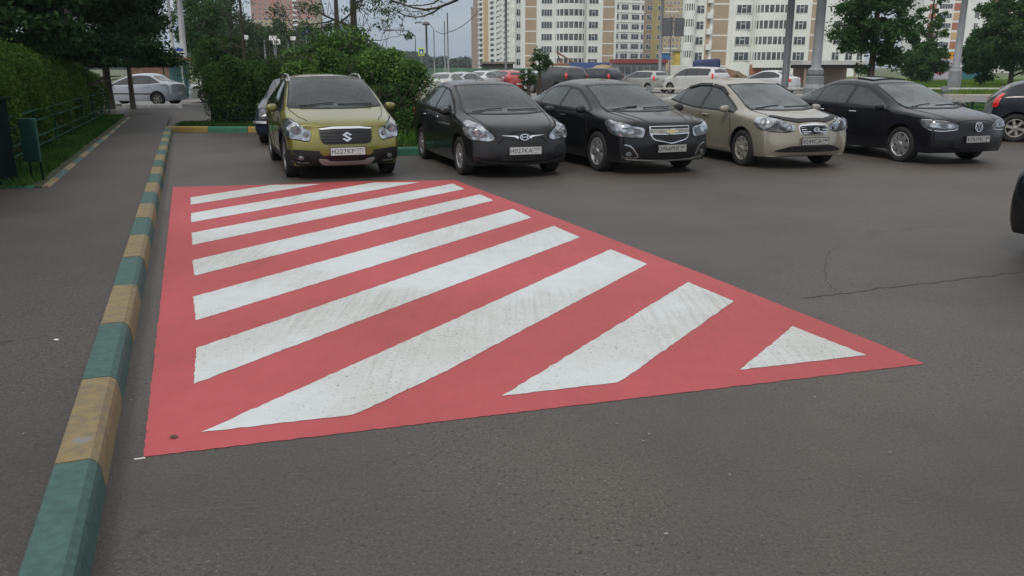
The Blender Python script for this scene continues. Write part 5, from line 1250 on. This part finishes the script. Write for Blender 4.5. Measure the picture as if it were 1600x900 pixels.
# B
Bb=Bld('middle white panel tower with tan strips and a wide glazed bay, behind the black saloons',813,961,197,198,H=56,depth=16)
ys=[-18,0.5,19.8,38.9,58,77.2,97]; zs=rows(Bb,880,ys); g0=zs[-1]-1.6
Bb.balconies(799,807,[z-.9 for z in zs],1.5,1.5); Bb.wins(806.5,813.5,zs,1.5,2)
Bb.panel(820.5,837.5,'bbeige',g0,56); Bb.bands(820,838,[z-1.4 for z in zs])
Bb.wins(845,862,zs,1.55,4)
Bb.balconies(867,913,[z-1.35 for z in zs],1.9,1.25,n=9,glaz=1.5)
Bb.wins(918,933,zs,1.55,3)
Bb.panel(940,957.5,'bbeige',g0,56); Bb.bands(939.5,958,[z-1.4 for z in zs])
# C
Cc=Bld('white panel block with taupe and olive end section, between the two curved white towers',961,1035,255,262,H=60,depth=16)
ys=[-4,11.5,26.7,42,57.3,72.6,87.6]; zs=rows(Cc,990,ys)
Cc.panel(1003.5,1015.5,'bbrown',2,60); Cc.panel(1015.6,1035,'bolive',2,60)
for a,b_ in((961,964.5),(968,979),(984,996),(999,1003)): Cc.wins(a,b_,zs,1.6,3 if b_-a>6 else 1)
Cc.wins(1007,1015,zs,1.5,2,pr=.1); Cc.wins(1024,1030.5,zs,1.5,2,pr=.1)
Cc.bands(961,1003,[z-1.45 for z in zs])
# D
Dd=Bld('distant mottled orange and white tower in the gap left of the nearest white tower',1028,1072,430,430,H=75,depth=15,wall='bcream')
zs=[6+2.9*k for k in range(13)]
for i in range(5):
    x=1035.5+i*6.2; Dd.wins(x,x+3.4,zs,1.5,2)
for j,z in enumerate(zs): Dd.panel(1034+(j%2)*5,1046+(j%3)*5,'borange' if j%2 else 'bwhite',z-1.4,z-.85,.12)
# A
Aa=Bld('tall far tower with brown side and tan strip at the left of the skyline',741,800,480,430,H=120,depth=20)
zs=[Aa.z(103-8.1*k,760) for k in range(14)]
Aa.panel(740.7,748.5,'bbrown',0,120); Aa.panel(756,763.5,'btan',0,120)
for a,b_ in((750,754.5),(766.5,772),(776,780),(787,790.5)): Aa.wins(a,b_,zs,1.5,1)
Aa.balconies(781,785,[z-.8 for z in zs],1.5,1.2,curved=False,glaz=0); Aa.balconies(792,796,[z-.8 for z in zs],1.5,1.2,curved=False,glaz=0); Aa.balconies(749.5,755,[z-1.2 for z in zs],1.0,.9,curved=False,glaz=0)
Ab=Bld('low annex with grey wall left of the tall far tower',737,741.2,500,500,H=34,depth=20,wall='bbrown')
# F
Ff=Bld('red and white panel tower behind the right hand trees',1432,1580,275,272,H=60,depth=16)
ys=[-6,9.5,24.5,39.8,55,69.5]; zs=rows(Ff,1500,ys)
for j,z in enumerate(zs):
    Ff.panel(1441,1452,'bred',z-.9,z+.7); Ff.panel(1479,1493,'bred' if j%2 else 'btan',z-1.3,z+.9); Ff.panel(1541,1570,'bred',z-1.5,z-.7)
Ff.wins(1456,1477,zs,1.6,5); Ff.wins(1490,1496,zs,1.5,2,pr=.1); Ff.wins(1512,1519,zs,1.5,2); Ff.wins(1529,1535,zs,1.5,2); Ff.wins(1543,1565,zs,1.5,5)
Ff.panel(1537,1541,'bbeige',0,60)
# orange tower on the left
Oo=Bld('orange and cream brick tower behind the half bare trees',399,498,620,620,H=110,depth=22,wall='bcream')
zc=Oo.z(30,450); Oo.panel(399,498,'borange',zc,110,.15); Oo.panel(430,436,'bred',zc-2,109,.3)
zs=[Oo.z(60-7.6*k,450) for k in range(9)]
for i in range(11): Oo.wins(402+i*8.8,406+i*8.8,zs,1.7,2,pr=.14)
Oo.balconies(463,470,[z-.8 for z in zs],1.2,1.2,curved=False,glaz=0)
Bw=Bld('low brick building with flat roof below the orange tower',497,545,300,300,H=11,depth=12,wall='bcream',name='low_building')
Bw.panel(505,517,'bbrown',6,9.5,.12); Bw.panel(525,538,'bbrown',6,9.5,.12)
# low things at the foot of the towers
def lowbox(label,cat,name,a,b_,D,z0,z1,depth,mt,top=None):
    r=empty(name,(tx((a+b_)/2,D),D,0),label=label,cat=cat); w_=(tx(b_,D)-tx(a,D)); bm=bmesh.new(); box(bm,-w_/2,w_/2,0,depth,z0,z1,0,.03); bmo('body',bm,mt,r)
    if top:
        bm=bmesh.new(); box(bm,-w_/2-.25,w_/2+.25,-.3,depth+.3,z1+.003,z1+top[0]); bmo('roof',bm,top[1],r)
    return r,w_
m_gl=mat('site_fence_green',(.10,.19,.13),.6,var=.2,vs=.5); m_bl=mat('blue_canopy',(.05,.10,.26),.6,var=.15,vs=1); m_rd=mat('dark_red_roof',(.22,.05,.05),.6,var=.2,vs=1)
m_gy=mat('grey_cladding',(.22,.23,.25),.6,var=.2,vs=.6); m_sand=mat('sand_heap',(.42,.31,.17),.9,var=.15,vs=.6); m_wh=mat('white_site_wall',(.6,.6,.58),.7,var=.1,vs=.5)
lowbox('long green site fence at the foot of the towers','fence','site_fence',655,905,120,0,1.55,.2,m_gl)
r_,w_=lowbox('dark market stall roof on posts left of the sapling','stall','market_stall',753,802,110,1.5,2.1,6,mat('stall_shade',(.05,.055,.05),.8),(.25,mat('stall_roof',(.20,.17,.15),.7)))
bm=bmesh.new()
for k in range(6): x=-w_/2+w_*k/5; box(bm,x-.08,x+.08,.1,.26,0,1.5)
bmo('posts',bm,M['steeld'],r_)
r_,w_=lowbox('blue canopy along the foot of the middle tower','canopy','canopy',889,953,135,1.3,2.4,4,m_bl)
bm=bmesh.new(); box(bm,-w_/2,w_/2,.1,3.5,0,1.297); bmo('shop_wall',bm,m_gy,r_)
bm=bmesh.new(); lathe(bm,[(2.6,0),(2.1,.9),(1.6,1.5),(.8,1.95),(.01,2.05)],20)
for v in bm.verts: v.co+=Vector((random.gauss(0,.06),random.gauss(0,.06),random.gauss(0,.05)))
o=bmo('sand_heap',bm,m_sand,None,True,label='heap of yellow sand beside the blue canopy',cat='sand heap'); o.location=(tx(941,125),125,0)
r_,w_=lowbox('long grey kiosk with dark red roof below the taupe block','kiosk','kiosk',963,1040,118,0,2.2,6,m_gy,(.55,m_rd))
bm=bmesh.new()
for k in range(7): x=-w_/2+.4+k*(w_-.8)/7; box(bm,x,x+.7,-.06,.02,.8,1.8)
bmo('kiosk_window',bm,M['wcurt'],r_)
lowbox('small blue construction cabin in the gap between the towers','cabin','site_cabin',1035,1046,160,2.9,4.2,4,mat('cabin_blue',(.04,.16,.42),.5),(.2,m_wh))
lowbox('yellow site hut left of the nearest tower','hut','site_hut',1055,1062,150,0,4.3,3,mat('hut_yellow',(.55,.42,.08),.6,var=.2,vs=1),(.2,m_gy))
lowbox('low white wall beside the blue covered truck','wall','site_wall',1048,1082,105,0,1.9,.3,m_wh)
lowbox('pavement kiosk with flat dark roof beside the thick grey pole','kiosk','kiosk',1256,1345,62,1.6,1.85,3,mat('kiosk_roof_edge',(.06,.055,.05),.7),(.28,mat('kiosk_roof',(.5,.5,.48),.7)))
ki=[o for o in bpy.data.objects if o.get('label','').startswith('pavement kiosk')][0]; a_=tx(1258,62)-ki.location.x
for x in(a_,a_+3.6):
    bm=bmesh.new(); box(bm,x,x+.12,0,.12,0,1.597); bmo('post',bm,M['bbrown'],ki)
bm=bmesh.new(); box(bm,a_,a_+4.0,2.5,2.6,0,1.597); bmo('back_wall',bm,M['bbrown'],ki)
# billboards on the meadow
def board(label,a,b_,D,z0,z1,mt,extra=None):
    r=empty('billboard',(tx((a+b_)/2,D),D,0),label=label,cat='billboard'); w_=tx(b_,D)-tx(a,D); bm=bmesh.new(); box(bm,-w_/2,w_/2,-.04,.04,z0,z1); bmo('panel',bm,mt,r)
    for sx_ in(-1,1):
        bm=bmesh.new(); box(bm,sx_*w_*.4-.05,sx_*w_*.4+.05,.05,.15,0,z1-.1); bmo('post',bm,M['steeld'],r)
    return r,w_
r_,w_=board('pale pink and white billboard standing in the meadow',1450,1500,95,.1,2.55,mat('pale_poster',(.50,.46,.50),.6,c2=(.42,.40,.50),vs=.7,detail=3))
bm=bmesh.new(); prism(bm,[(-1.1,1.2),(-.6,1.35),(-.2,1.15),(.1,1.3),(.0,.95),(-.7,.9)],0,.02,0,Matrix.Translation((0,-.045,0))@Matrix.Rotation(math.pi/2,4,'X')); bmo('poster_print',bm,mat('poster_red',(.5,.10,.12),.6),r_)
bm=bmesh.new(); box(bm,.9,w_/2-.1,-.06,-.042,1.9,2.45); bmo('poster_print',bm,mat('poster_pink',(.55,.22,.28),.6),r_)
r_,w_=board('teal billboard with a pale caption right of the pink one',1504,1542,96,.25,2.2,mat('teal_poster',(.03,.13,.17),.5,c2=(.04,.17,.18),vs=.6))
bm=bmesh.new(); 
for q in(1.45,1.2): box(bm,-.9,.5,-.06,-.042,q,q+.09)
box(bm,.7,1.2,-.06,-.042,1.75,2.0); bmo('poster_print',bm,M['rail'],r_)
r_,w_=lowbox('orange yellow advertising cube behind the billboards','sign','advertising_cube',1484,1499,130,1.6,3.9,2,mat('orange_yellow_sign',(.62,.30,.03),.6,var=.1,vs=.6))

# ------------------------------------------------------------------ poles, lamps, signs, wires
def pole(label,pxb,D,ytop,wpx,mt=None,name='lamp_post',cat='lamp post',arm=None,group=None,taper=.7,head=False,lean=0,z0=0):
    x=tx(pxb,D); r_=wpx*D/1345/2; zt=atD(pxb,ytop,D)[2]
    root=empty(name,(x,D,z0),label=label,cat=cat,group=group)
    bm=bmesh.new(); tube(bm,[(0,0,0),(lean*.5,0,zt*.5),(lean,0,zt)],[r_,r_*(1+taper)/2,r_*taper],14); bmo('shaft',bm,mt or M['steel'],root)
    if arm:
        dx,dz=arm; bm=bmesh.new(); tube(bm,[(lean,0,zt-.05),(lean+dx*.3,0,zt+dz*.8),(lean+dx,0,zt+dz)],r_*.35+.02,8); bmo('arm',bm,mt or M['steel'],root)
        bm=bmesh.new(); bmesh.ops.create_uvsphere(bm,u_segments=12,v_segments=8,radius=1)
        for v in bm.verts:v.co=Vector((lean+dx*1.12+v.co.x*.4,v.co.y*.16,zt+dz+v.co.z*.09))
        bmo('lamp_head',bm,M['steel'],root,True)
    return root
def base(root,prof,n=8,mt=None):
    bm=bmesh.new(); r=lathe(bm,prof,n)
    for f in bm.faces:f.smooth=False
    bm.faces.new(r[-1]); bmo('base',bm,mt or M['steel'],root)
GP='grey street poles beyond the parking'
p=pole('thick grey pole with a stepped base behind the boot of the rightmost black saloon',1275,33,-60,16,group=GP,taper=.85)
base(p,[(.42,0),(.42,.9),(.34,1.05),(.34,1.32),(.26,1.36),(.30,1.42),(.30,1.58),(.23,1.66)],12)
p=pole('grey pole with a fat octagonal base standing at the edge of the meadow',1494,56,-60,12,group=GP,taper=.7)
base(p,[(.47,0),(.47,.25),(.42,.3),(.40,1.45),(.30,1.6),(.30,1.68),(.24,1.72)],8)
pole('plain dark grey pole in front of the white far saloon',1228.5,46,-60,11.5,M['steeld'],group=GP,taper=.9)
pole('thin dark pole left of the middle white tower',790.5,70,-60,4,M['steeld'],group=GP,taper=.9)
pole('slim grey pole in front of the olive wall section',1031,72,-60,5,group=GP,taper=.9)
r_=pole('thin post carrying the backs of two grey road signs',1046,70,26,1.8,M['steeld'],name='sign_post',cat='road sign')
for dx,w_ in((-.32,.9),(.62,.8)):
    bm=bmesh.new(); box(bm,dx-w_/2+.0,dx+w_/2,-.03,.0,atD(1046,57,70)[2],atD(1046,28,70)[2],0,.02); bmo('sign_plate',bm,M['steeld'],r_)
GL='pale poles on the left side of the sky'
pole('thinner pale concrete pole left of the bus stop sign',273,50,-60,6,M['polewhite'],group=GL,taper=.8)
pole('thicker pale concrete pole behind the bus stop sign',288,48,-60,10,M['polewhite'],arm=None,group=GL,taper=.75,lean=.12)
pole('pale pole with a street lamp arm near the half bare left tree',345,80,45,3,M['polewhite'],group=GL,arm=(-1.6,.5))
pole('second pale pole close right of the one with an arm',361,85,46,2.5,M['polewhite'],group=GL)
pole('short pale pole below the middle white signs',416,60,62,3,M['polewhite'],group=GL)
pole('short pale pole right of the stacked white signs',452.5,60,66,3,M['polewhite'],group=GL)
GR='thin lamp posts against the open sky'
p=pole('black pedestrian lamp post with a lantern head left of the open sky',667.5,55,40,3.6,M['steeld'],group=GR,taper=.8)
bm=bmesh.new(); z_=atD(667,40,55)[2]; lathe(bm,[(.05,z_),(.22,z_+.02),(.24,z_+.12),(.12,z_+.22),(.02,z_+.25)],12); bmo('lantern',bm,M['steeld'],p)
pole('thin lamp post right of the black lantern post',679,85,45,2,M['steel'],group=GR,arm=(-1.3,.6))
pole('thin lamp post in the middle of the open sky',695.5,100,33,2,M['steel'],group=GR)
pole('tallest thin pole in the open sky left of the far tower',700.5,90,20,2.6,M['steel'],group=GR)
pole('curved thin lamp arm post above the big bush',650,60,55,1.6,M['steeld'],group=GR,arm=(-1.6,.35))
# signs
def sign(label,px_,D,y0,y1,w_,mt,post=True,extra=None,pz=None):
    x=tx(px_,D); z0=atD(px_,y1,D)[2]; z1=atD(px_,y0,D)[2]
    r=empty('road_sign',(x,D,0),label=label,cat='road sign'); bm=bmesh.new(); box(bm,-w_/2,w_/2,-.03,.0,z0,z1,0,.01); bmo('sign_plate',bm,mt,r)
    if post: bm=bmesh.new(); tube(bm,[(0,.05,0),(0,.05,z1)],.035,8); bmo('post',bm,M['polewhite'],r)
    return r,z0,z1
mw=mat('sign_white',(.7,.72,.72),.5); mb=mat('sign_blue',(.02,.06,.35),.4); my=mat('sign_fluorescent_yellow',(.62,.80,.05),.5)
r_,z0,z1=sign('blue and white bus stop sign beside the pale concrete poles',283.5,45,76,87,.40,mw)
bm=bmesh.new(); box(bm,-.2,.2,-.05,-.032,z1-.13,z1+.01); box(bm,-.07,.02,-.05,-.032,z1-.01+.012,z1+.06); bmo('bus_symbol_band',bm,mb,r_)
bm=bmesh.new(); box(bm,-.14,.14,-.05,-.032,z0+.09,z0+.15); box(bm,-.11,-.06,-.05,-.032,z0+.05,z0+.088); box(bm,.06,.11,-.05,-.032,z0+.05,z0+.088); bmo('bus_symbol',bm,M['ink'],r_)
sign('leftmost small white sign above the middle hedge',388,60,55,61.5,.33,mw)
r_,z0,z1=sign('white direction board with dark markings above the middle hedge',430,60,56,63,.55,mw)
r_,z0,z1=sign('lower white direction board overlapping the one to its left',435,59.5,61,69.5,.5,mw,post=False)
bm=bmesh.new(); tube(bm,[(-.1,.06,0),(-.1,.06,z1)],.035,8); bmo('post',bm,M['polewhite'],r_)
bm=bmesh.new(); box(bm,-.16,-.11,-.05,-.032,z0+.06,z1-.06); box(bm,-.02,.03,-.05,-.032,z0+.06,z1-.1); box(bm,-.02,.16,-.05,-.032,z0+.16,z0+.2); bmo('sign_marking',bm,M['ink'],r_)
sign('rightmost small white sign above the middle hedge',461,60,57,63,.36,mw)
r_,z0,z1=sign('blue road sign in front of the orange tower',481,60,44,53,.4,mb)
bm=bmesh.new(); box(bm,-.12,.10,-.05,-.032,z0+.2,z0+.26); box(bm,.04,.10,-.05,-.032,z0+.08,z0+.2); bmo('sign_marking',bm,mw,r_)
r_,z0,z1=sign('fluorescent yellow crossing sign at the top edge of the big bush',659,55,75,87,.38,my)
bm=bmesh.new(); box(bm,-.13,.13,-.05,-.032,z0+.08,z1-.07); bmo('crossing_symbol',bm,mb,r_)
bm=bmesh.new(); prism(bm,[(-.09,z0+.12),(.09,z0+.12),(0,z1-.11)],.034,.06,0,Matrix.Rotation(math.pi/2,4,'X')); bmo('crossing_triangle',bm,mw,r_)
# wires
def wire(label,P,sag,r=.012,g='overhead wires'):
    a,b_=Vector(atD(*P[0])),Vector(atD(*P[1])); pts=[]
    for t in np.linspace(0,1,14): q=a.lerp(b_,t); q.z-=sag*4*t*(1-t); pts.append(q)
    bm=bmesh.new(); tube(bm,pts,r,5); bmo('overhead_wire',bm,M['wire'],None,label=label,cat='wire',group=g)
wire('overhead wire running from the lantern post up to the far tower',((701,50,90),(748,17,90)),.35,.035)
wire('overhead wire between the two thin poles in the open sky',((681,48,92),(701,50,92)),.25,.03)
# bus shelter and bin behind the silver saloon
r_=empty('bus_shelter',(tx(272,47),47,0),label='small bus shelter with orange-brown roof edge behind the silver saloon',cat='bus shelter')
bm=bmesh.new(); box(bm,-.75,.7,-.6,.8,2.05,2.2,0,.02); bmo('roof',bm,mat('shelter_roof_orange',(.42,.20,.12),.6,var=.15,vs=3),r_)
bm=bmesh.new(); box(bm,-.55,.5,.6,.66,.1,2.04); bmo('back_panel',bm,mat('shelter_teal_panel',(.05,.16,.15),.4),r_)
for sx_ in(-.6,.6): bm=bmesh.new(); tube(bm,[(sx_,0,0),(sx_,0,2.05)],.04,8); bmo('post',bm,M['fgreend'],r_)
r_=empty('market_kiosk',(tx(240,58),58,0),label='brown kiosk seen under the branches behind the silver saloon',cat='kiosk')
bm=bmesh.new(); box(bm,-1.6,1.6,0,2,0,2.0); bmo('body',bm,mat('kiosk_brown',(.16,.09,.06),.7,var=.3,vs=2),r_)
bm=bmesh.new(); box(bm,-1.8,1.8,-.3,2.2,2.003,2.15); bmo('roof',bm,M['bbrown'],r_)

# ------------------------------------------------------------------ fences and rails
def rail_fence(label,P,post_step,rails,h,mt,z0=.12,pr=.022,rr=.018,bow=True,name='rail_fence',splay=0):
    P=[Vector((x,y,0)) for x,y in P]; root=empty(name,(P[0].x,P[0].y,z0),label=label,cat='fence'); o0=P[0]
    seg=[(b_-a).length for a,b_ in zip(P,P[1:])]; tot=sum(seg)
    def pt(s):
        for (a,b_),l_ in zip(zip(P,P[1:]),seg):
            if s<=l_: return a.lerp(b_,s/l_)-o0
            s-=l_
        return P[-1]-o0
    k=int(tot/post_step)
    for i in range(k+1):
        q=pt(tot*i/k); bm=bmesh.new(); tube(bm,[q+Vector((0,0,-.1)),q+Vector((0,0,h))],pr,8); bmo('post',bm,mt,root)
    for z in rails:
        bm=bmesh.new(); pts=[]
        for i in range(k*4+1): q=pt(tot*i/(k*4)); pts.append(q+Vector((0,0,z+.004*math.sin(i*1.7))))
        tube(bm,pts,rr,8); bmo('rail',bm,mt,root)
    return root
f0=e0+ln*.75; f1=e1+ln*.55
rail_fence('green pipe rail fence with four rails between the left hedge and the sidewalk',[tuple(f0+ed*.3),tuple(f1)],2.1,[.18,.34,.62,.80],.86,M['fgreen'])
rail_fence('low dark green fence in front of the dark middle hedge',[(ka.x+1.3,ka.y+.7),(-5.9,ka.y+.7)],1.3,[.22,.5],.55,M['fgreend'],.1,.018,.013)
g1=at(1392,203,0)[:2]
rail_fence('low green lawn fence right of the rightmost black saloon',[(11.5,26.9),(16.8,27.3)],.9,[.10,.22,.35,.48],.52,M['fgreen'],.1,.03,.022)
# guard rail along the road
gr_=empty('guard_rail',(6,39.2,0),label='long white guard rail on square posts along the near side of the road',cat='guard rail')
bm=bmesh.new(); box(bm,0,36,-.03,.03,.70,.77,0,.01); bmo('rail',bm,M['rail'],gr_)
for k in range(14):
    bm=bmesh.new(); x=.3+2.7*k; box(bm,x-.04,x+.04,.035,.11,0,.80); prism(bm,ell(x,.73,.17,.13,8),.035,.07,0,Matrix.Rotation(math.pi/2,4,'X')); bmo('post',bm,M['steel'],gr_)
# dark green utility box beside the left hedge, with a green board
ub=at(-2,300,.12); r_=empty('utility_cabinet',(at(8,293,.13)[0]-.30,at(8,293,.13)[1]+.25,.13),label='dark green metal cabinet at the left edge in front of the hedge',cat='cabinet')
bm=bmesh.new(); box(bm,-.75,.20,-.2,.25,0,1.12,0,.015); bmo('cabinet_body',bm,M['cab'],r_)
bm=bmesh.new(); box(bm,-.80,.25,-.25,.3,1.123,1.165,0,.012); bmo('lid',bm,M['cab'],r_)
bm=bmesh.new(); box(bm,-.02,.0,-.215,-.202,.85,1.05); bmo('latch',bm,M['steel'],r_)
r_=empty('sign_board',(r_.location.x+.30,r_.location.y+.5,.13),R(-12),label='plain green board standing between the dark cabinet and the rail fence',cat='board')
bm=bmesh.new(); box(bm,-.14,.13,-.02,.02,.26,.86,0,.01); bmo('panel',bm,mat('board_green',(.015,.06,.045),.5,var=.2,vs=4),r_)
for sx_ in(-.09,.09): bm=bmesh.new(); box(bm,sx_-.012,sx_+.012,.022,.04,-.03,.84); bmo('post',bm,M['cab'],r_)

# ------------------------------------------------------------------ thin air haze
m=bpy.data.materials.new('air_haze'); m.use_nodes=True; n_=m.node_tree.nodes; n_.clear()
pv=n_.new('ShaderNodeVolumePrincipled'); pv.inputs['Color'].default_value=(.82,.92,1,1); pv.inputs['Density'].default_value=.00032; pv.inputs['Anisotropy'].default_value=.2
mo=n_.new('ShaderNodeOutputMaterial'); m.node_tree.links.new(pv.outputs[0],mo.inputs['Volume'])
bm=bmesh.new(); box(bm,-2600,2600,-260,3600,-1.2,140); bmo('haze',bm,m,None,label='thin pale air haze over the whole place',cat='haze',kind='stuff')
# ------------------------------------------------------------------ cars in their places
def yaw_place(c,px_,py_,a,side=-1):
    """px,py: where the outer face of the front wheel (side -1 = image left) meets the ground; a: yaw in degrees"""
    x,y,_=at(px_,py_,0); W2=c.W/2-.03; ca,sa=math.cos(R(a)),math.sin(R(a))
    return put(c,x-side*W2*ca,y-side*W2*sa,a)
yaw_place(suzuki(),447,276,20.5)
yaw_place(accent(),718,273,19.5)
yaw_place(cruze(),931,267,22)
yaw_place(elantra(),1156,259,17)
yaw_place(jetta(),1402,252.5,18.5)
# small old dark car left of the crossover
c=generic('sedan','old dark blue boxy saloon half hidden by the olive crossover','dark_blue_car_paint',(.012,.016,.035),W=1.62,H=1.46,L=4.1,wb=2.42,lod=3,boxy=1,lamps=False,glass=M['glass'])
c.patch('grille',M['grille'],[(-.7,.80),(.7,.80),(.7,.58),(-.7,.58)],'F',.008); c.patch('headlight',M['lampd'],ell(.6,.69,.085,.085),'F',.016,both=False,round_=0); c.patch('headlight',M['lampd'],ell(-.6,.69,.085,.085),'F',.016,round_=0)
c.line('bumper',M['chrome'],[(-.8,.50),(.8,.50)],'F',.05,off=.05)
yaw_place(c,408,223,9)
# right edge
c=generic('hatch','dark hatchback with a glowing red tail lamp cut by the right edge of the photo','dark_navy_car_paint',(.018,.02,.028),W=1.72,H=1.46,L=3.98,wb=2.5,r=.32,lod=3)
x,y,_=at(1583,222,0); a=101; W2=c.W/2-.03
# rear wheel outer face at (x,y): local rear wheel = (-W2 side?, wb)
def place_rear(c,x,y,a,side):
    ca,sa=math.cos(R(a)),math.sin(R(a)); lx,ly=side*(c.W/2-.03),c.sp['wb']
    return put(c,x-(lx*ca-ly*sa),y-(lx*sa+ly*ca),a)
place_rear(c,x,y,66,-1)
c=generic('hatch','nearest dark car, only its bumper corner showing at the right edge','black_plastic_car_paint',(.006,.006,.007),W=1.75,H=1.5,L=4.2,lod=3,lamps=False,plate=False)
put(c,5.53,7.18,-62)
# silver saloon on the left street
c=generic('sedan','silver saloon parked across the end of the sidewalk','silver_car_paint',(.50,.53,.58),W=1.70,H=1.42,L=4.08,wb=2.48,lod=3,metal=.3,r=.30,hubs=M['alloydirty'],lamps=False)
x,y,_=at(250,165,0); place_rear(c,x-.0,y-.2,-96,1)
c.line('door_moulding',M['plastic'],[(.95,.52),(3.3,.52)],'S',.05,off=.01,both=True)
c=generic('wagon','pale grey-green car partly hidden by the middle hedge behind the silver saloon','pale_green_car_paint',(.30,.34,.33),W=1.7,H=1.5,L=4.1,lod=2); put(c,tx(303,41),42.5,-78)
# far row beyond the road
G='cars parked beyond the road'
def far(kind,label,cn,colr,px_,D,a,**k):
    c=generic(kind,label,cn,colr,group=G,lod=2,**k); h=c.sp['wb']/2; put(c,tx(px_,D)+h*math.sin(R(a)),D-h*math.cos(R(a)),a); return c
far('suv','dark grey off-road car seen from behind between the two black saloons','dark_grey_suv_paint',(.04,.04,.042),868,57,-146,W=1.9,H=1.78,L=4.7,wb=2.8,r=.37,metal=.2)
far('wagon','dark crossover with red tail lamp right of the dark grey off-road car','dark_crossover_paint',(.03,.032,.04),925,62,-135,W=1.8,H=1.65,L=4.5,r=.34)
far('hatch','red hatchback with tail lamp behind the black compact saloon','red_hatch_paint',(.42,.03,.03),795,62,-155,W=1.7,H=1.5,L=4.0)
far('hatch','white hatchback right of the red one','white_hatch_paint',(.62,.62,.62),825,62,-165,W=1.7,H=1.48,L=3.9)
far('sedan','pale silver saloon roof just above the black compact saloon','pale_silver_saloon_paint',(.46,.48,.50),728,52,150,W=1.72,H=1.42,L=4.3,metal=.2)
far('sedan','white saloon behind the pale silver roof','white_saloon_second_paint',(.62,.63,.64),759,60,155,W=1.72,H=1.46,L=4.4)
far('sedan','greenish white car with red lamp beside the big bush','greenish_white_paint',(.42,.46,.42),699,50,165,W=1.72,H=1.40,L=4.3)
far('hatch','dark green car roof between the white saloon and the red hatchback','dark_green_far_paint',(.05,.08,.07),776,66,150,W=1.7,H=1.5,L=4.1)
far('wagon','silver estate car behind the gold emblem saloon','silver_estate_paint',(.46,.46,.44),1007,60,-146,W=1.7,H=1.46,L=4.1,metal=.2)
far('wagon','white tall estate car with roof bars in front of the blue covered truck','white_estate_paint',(.66,.66,.65),1087,56,-143,W=1.75,H=1.72,L=4.5,wb=2.75,r=.34)
far('sedan','white saloon with red tail lamp behind the dark grey pole','white_far_saloon_paint',(.66,.67,.68),1200,57,-138,W=1.74,H=1.5,L=4.3)
# blue covered truck
tr=empty('truck',(tx(1104,70),70,0),R(-13),label='truck with a dark blue tarpaulin cover behind the white estate car',cat='truck')
bm=bmesh.new(); box(bm,-1.12,1.08,0,5.5,.9,2.3,0,.18)
for v in bm.verts: v.co.z+=.10*math.sin(v.co.x*2.5+v.co.y)
bmo('tarpaulin',bm,mat('dark_blue_tarpaulin',(.025,.035,.11),.6,var=.3,vs=1,bump=.6,bs=4),tr,True)
bm=bmesh.new(); box(bm,-1.1,1.05,-.05,5.4,.6,.897); bmo('load_bed',bm,M['plastic'],tr)
bm=bmesh.new(); box(bm,-1.0,1.0,5.55,7.2,.6,2.1,0,.12); bmo('cab',bm,M['wframe'],tr)
bm=bmesh.new(); box(bm,-.85,.85,7.21,7.24,1.3,1.9); bmo('windscreen',bm,M['glass'],tr)
for sx_ in(-1,1):
    for yy in(1.0,6.2):
        bm=bmesh.new(); lathe(bm,[(.001,-.12),(.42,-.12),(.45,-.06),(.45,.06),(.42,.12),(.001,.12)],20,'x',(sx_*.92,yy,.45)); bmo('wheel',bm,M['tyre'],tr)
# orange digger and brick heap shapes left of the middle tower's foot
dg_=empty('excavator',(tx(876,120),120,0),label='rusty brown excavator with raised arm at the foot of the middle tower',cat='excavator')
mr=mat('rusty_machine_paint',(.20,.10,.06),.7,var=.3,vs=1)
bm=bmesh.new(); box(bm,-1.2,1.2,-1,1,1.0,2.2,0,.1); bmo('machine_body',bm,mr,dg_)
bm=bmesh.new(); tube(bm,[(.2,0,1.8),(-.6,0,3.7),(1.9,0,2.3)],[.25,.2,.12],6); bmo('arm',bm,mr,dg_)
bm=bmesh.new(); box(bm,-1.5,1.5,-1.1,1.1,.05,.95,0,.2); bmo('tracks',bm,M['plastic'],dg_)
bk=bmesh.new(); bmesh.ops.create_icosphere(bk,subdivisions=3,radius=1)
for v in bk.verts: v.co=Vector((v.co.x*1.9,v.co.y*1.2,max(-.05,v.co.z)*1.45))*(1+random.gauss(0,.16))
o=bmo('brick_rubble_heap',bk,mat('brick_rubble',(.24,.13,.10),.9,c2=(.10,.11,.05),vs=3),None,label='heap of reddish brick rubble behind the beige saloon roof',cat='rubble'); o.location=(tx(1137,66),66,0)
bpy.context.view_layer.update()
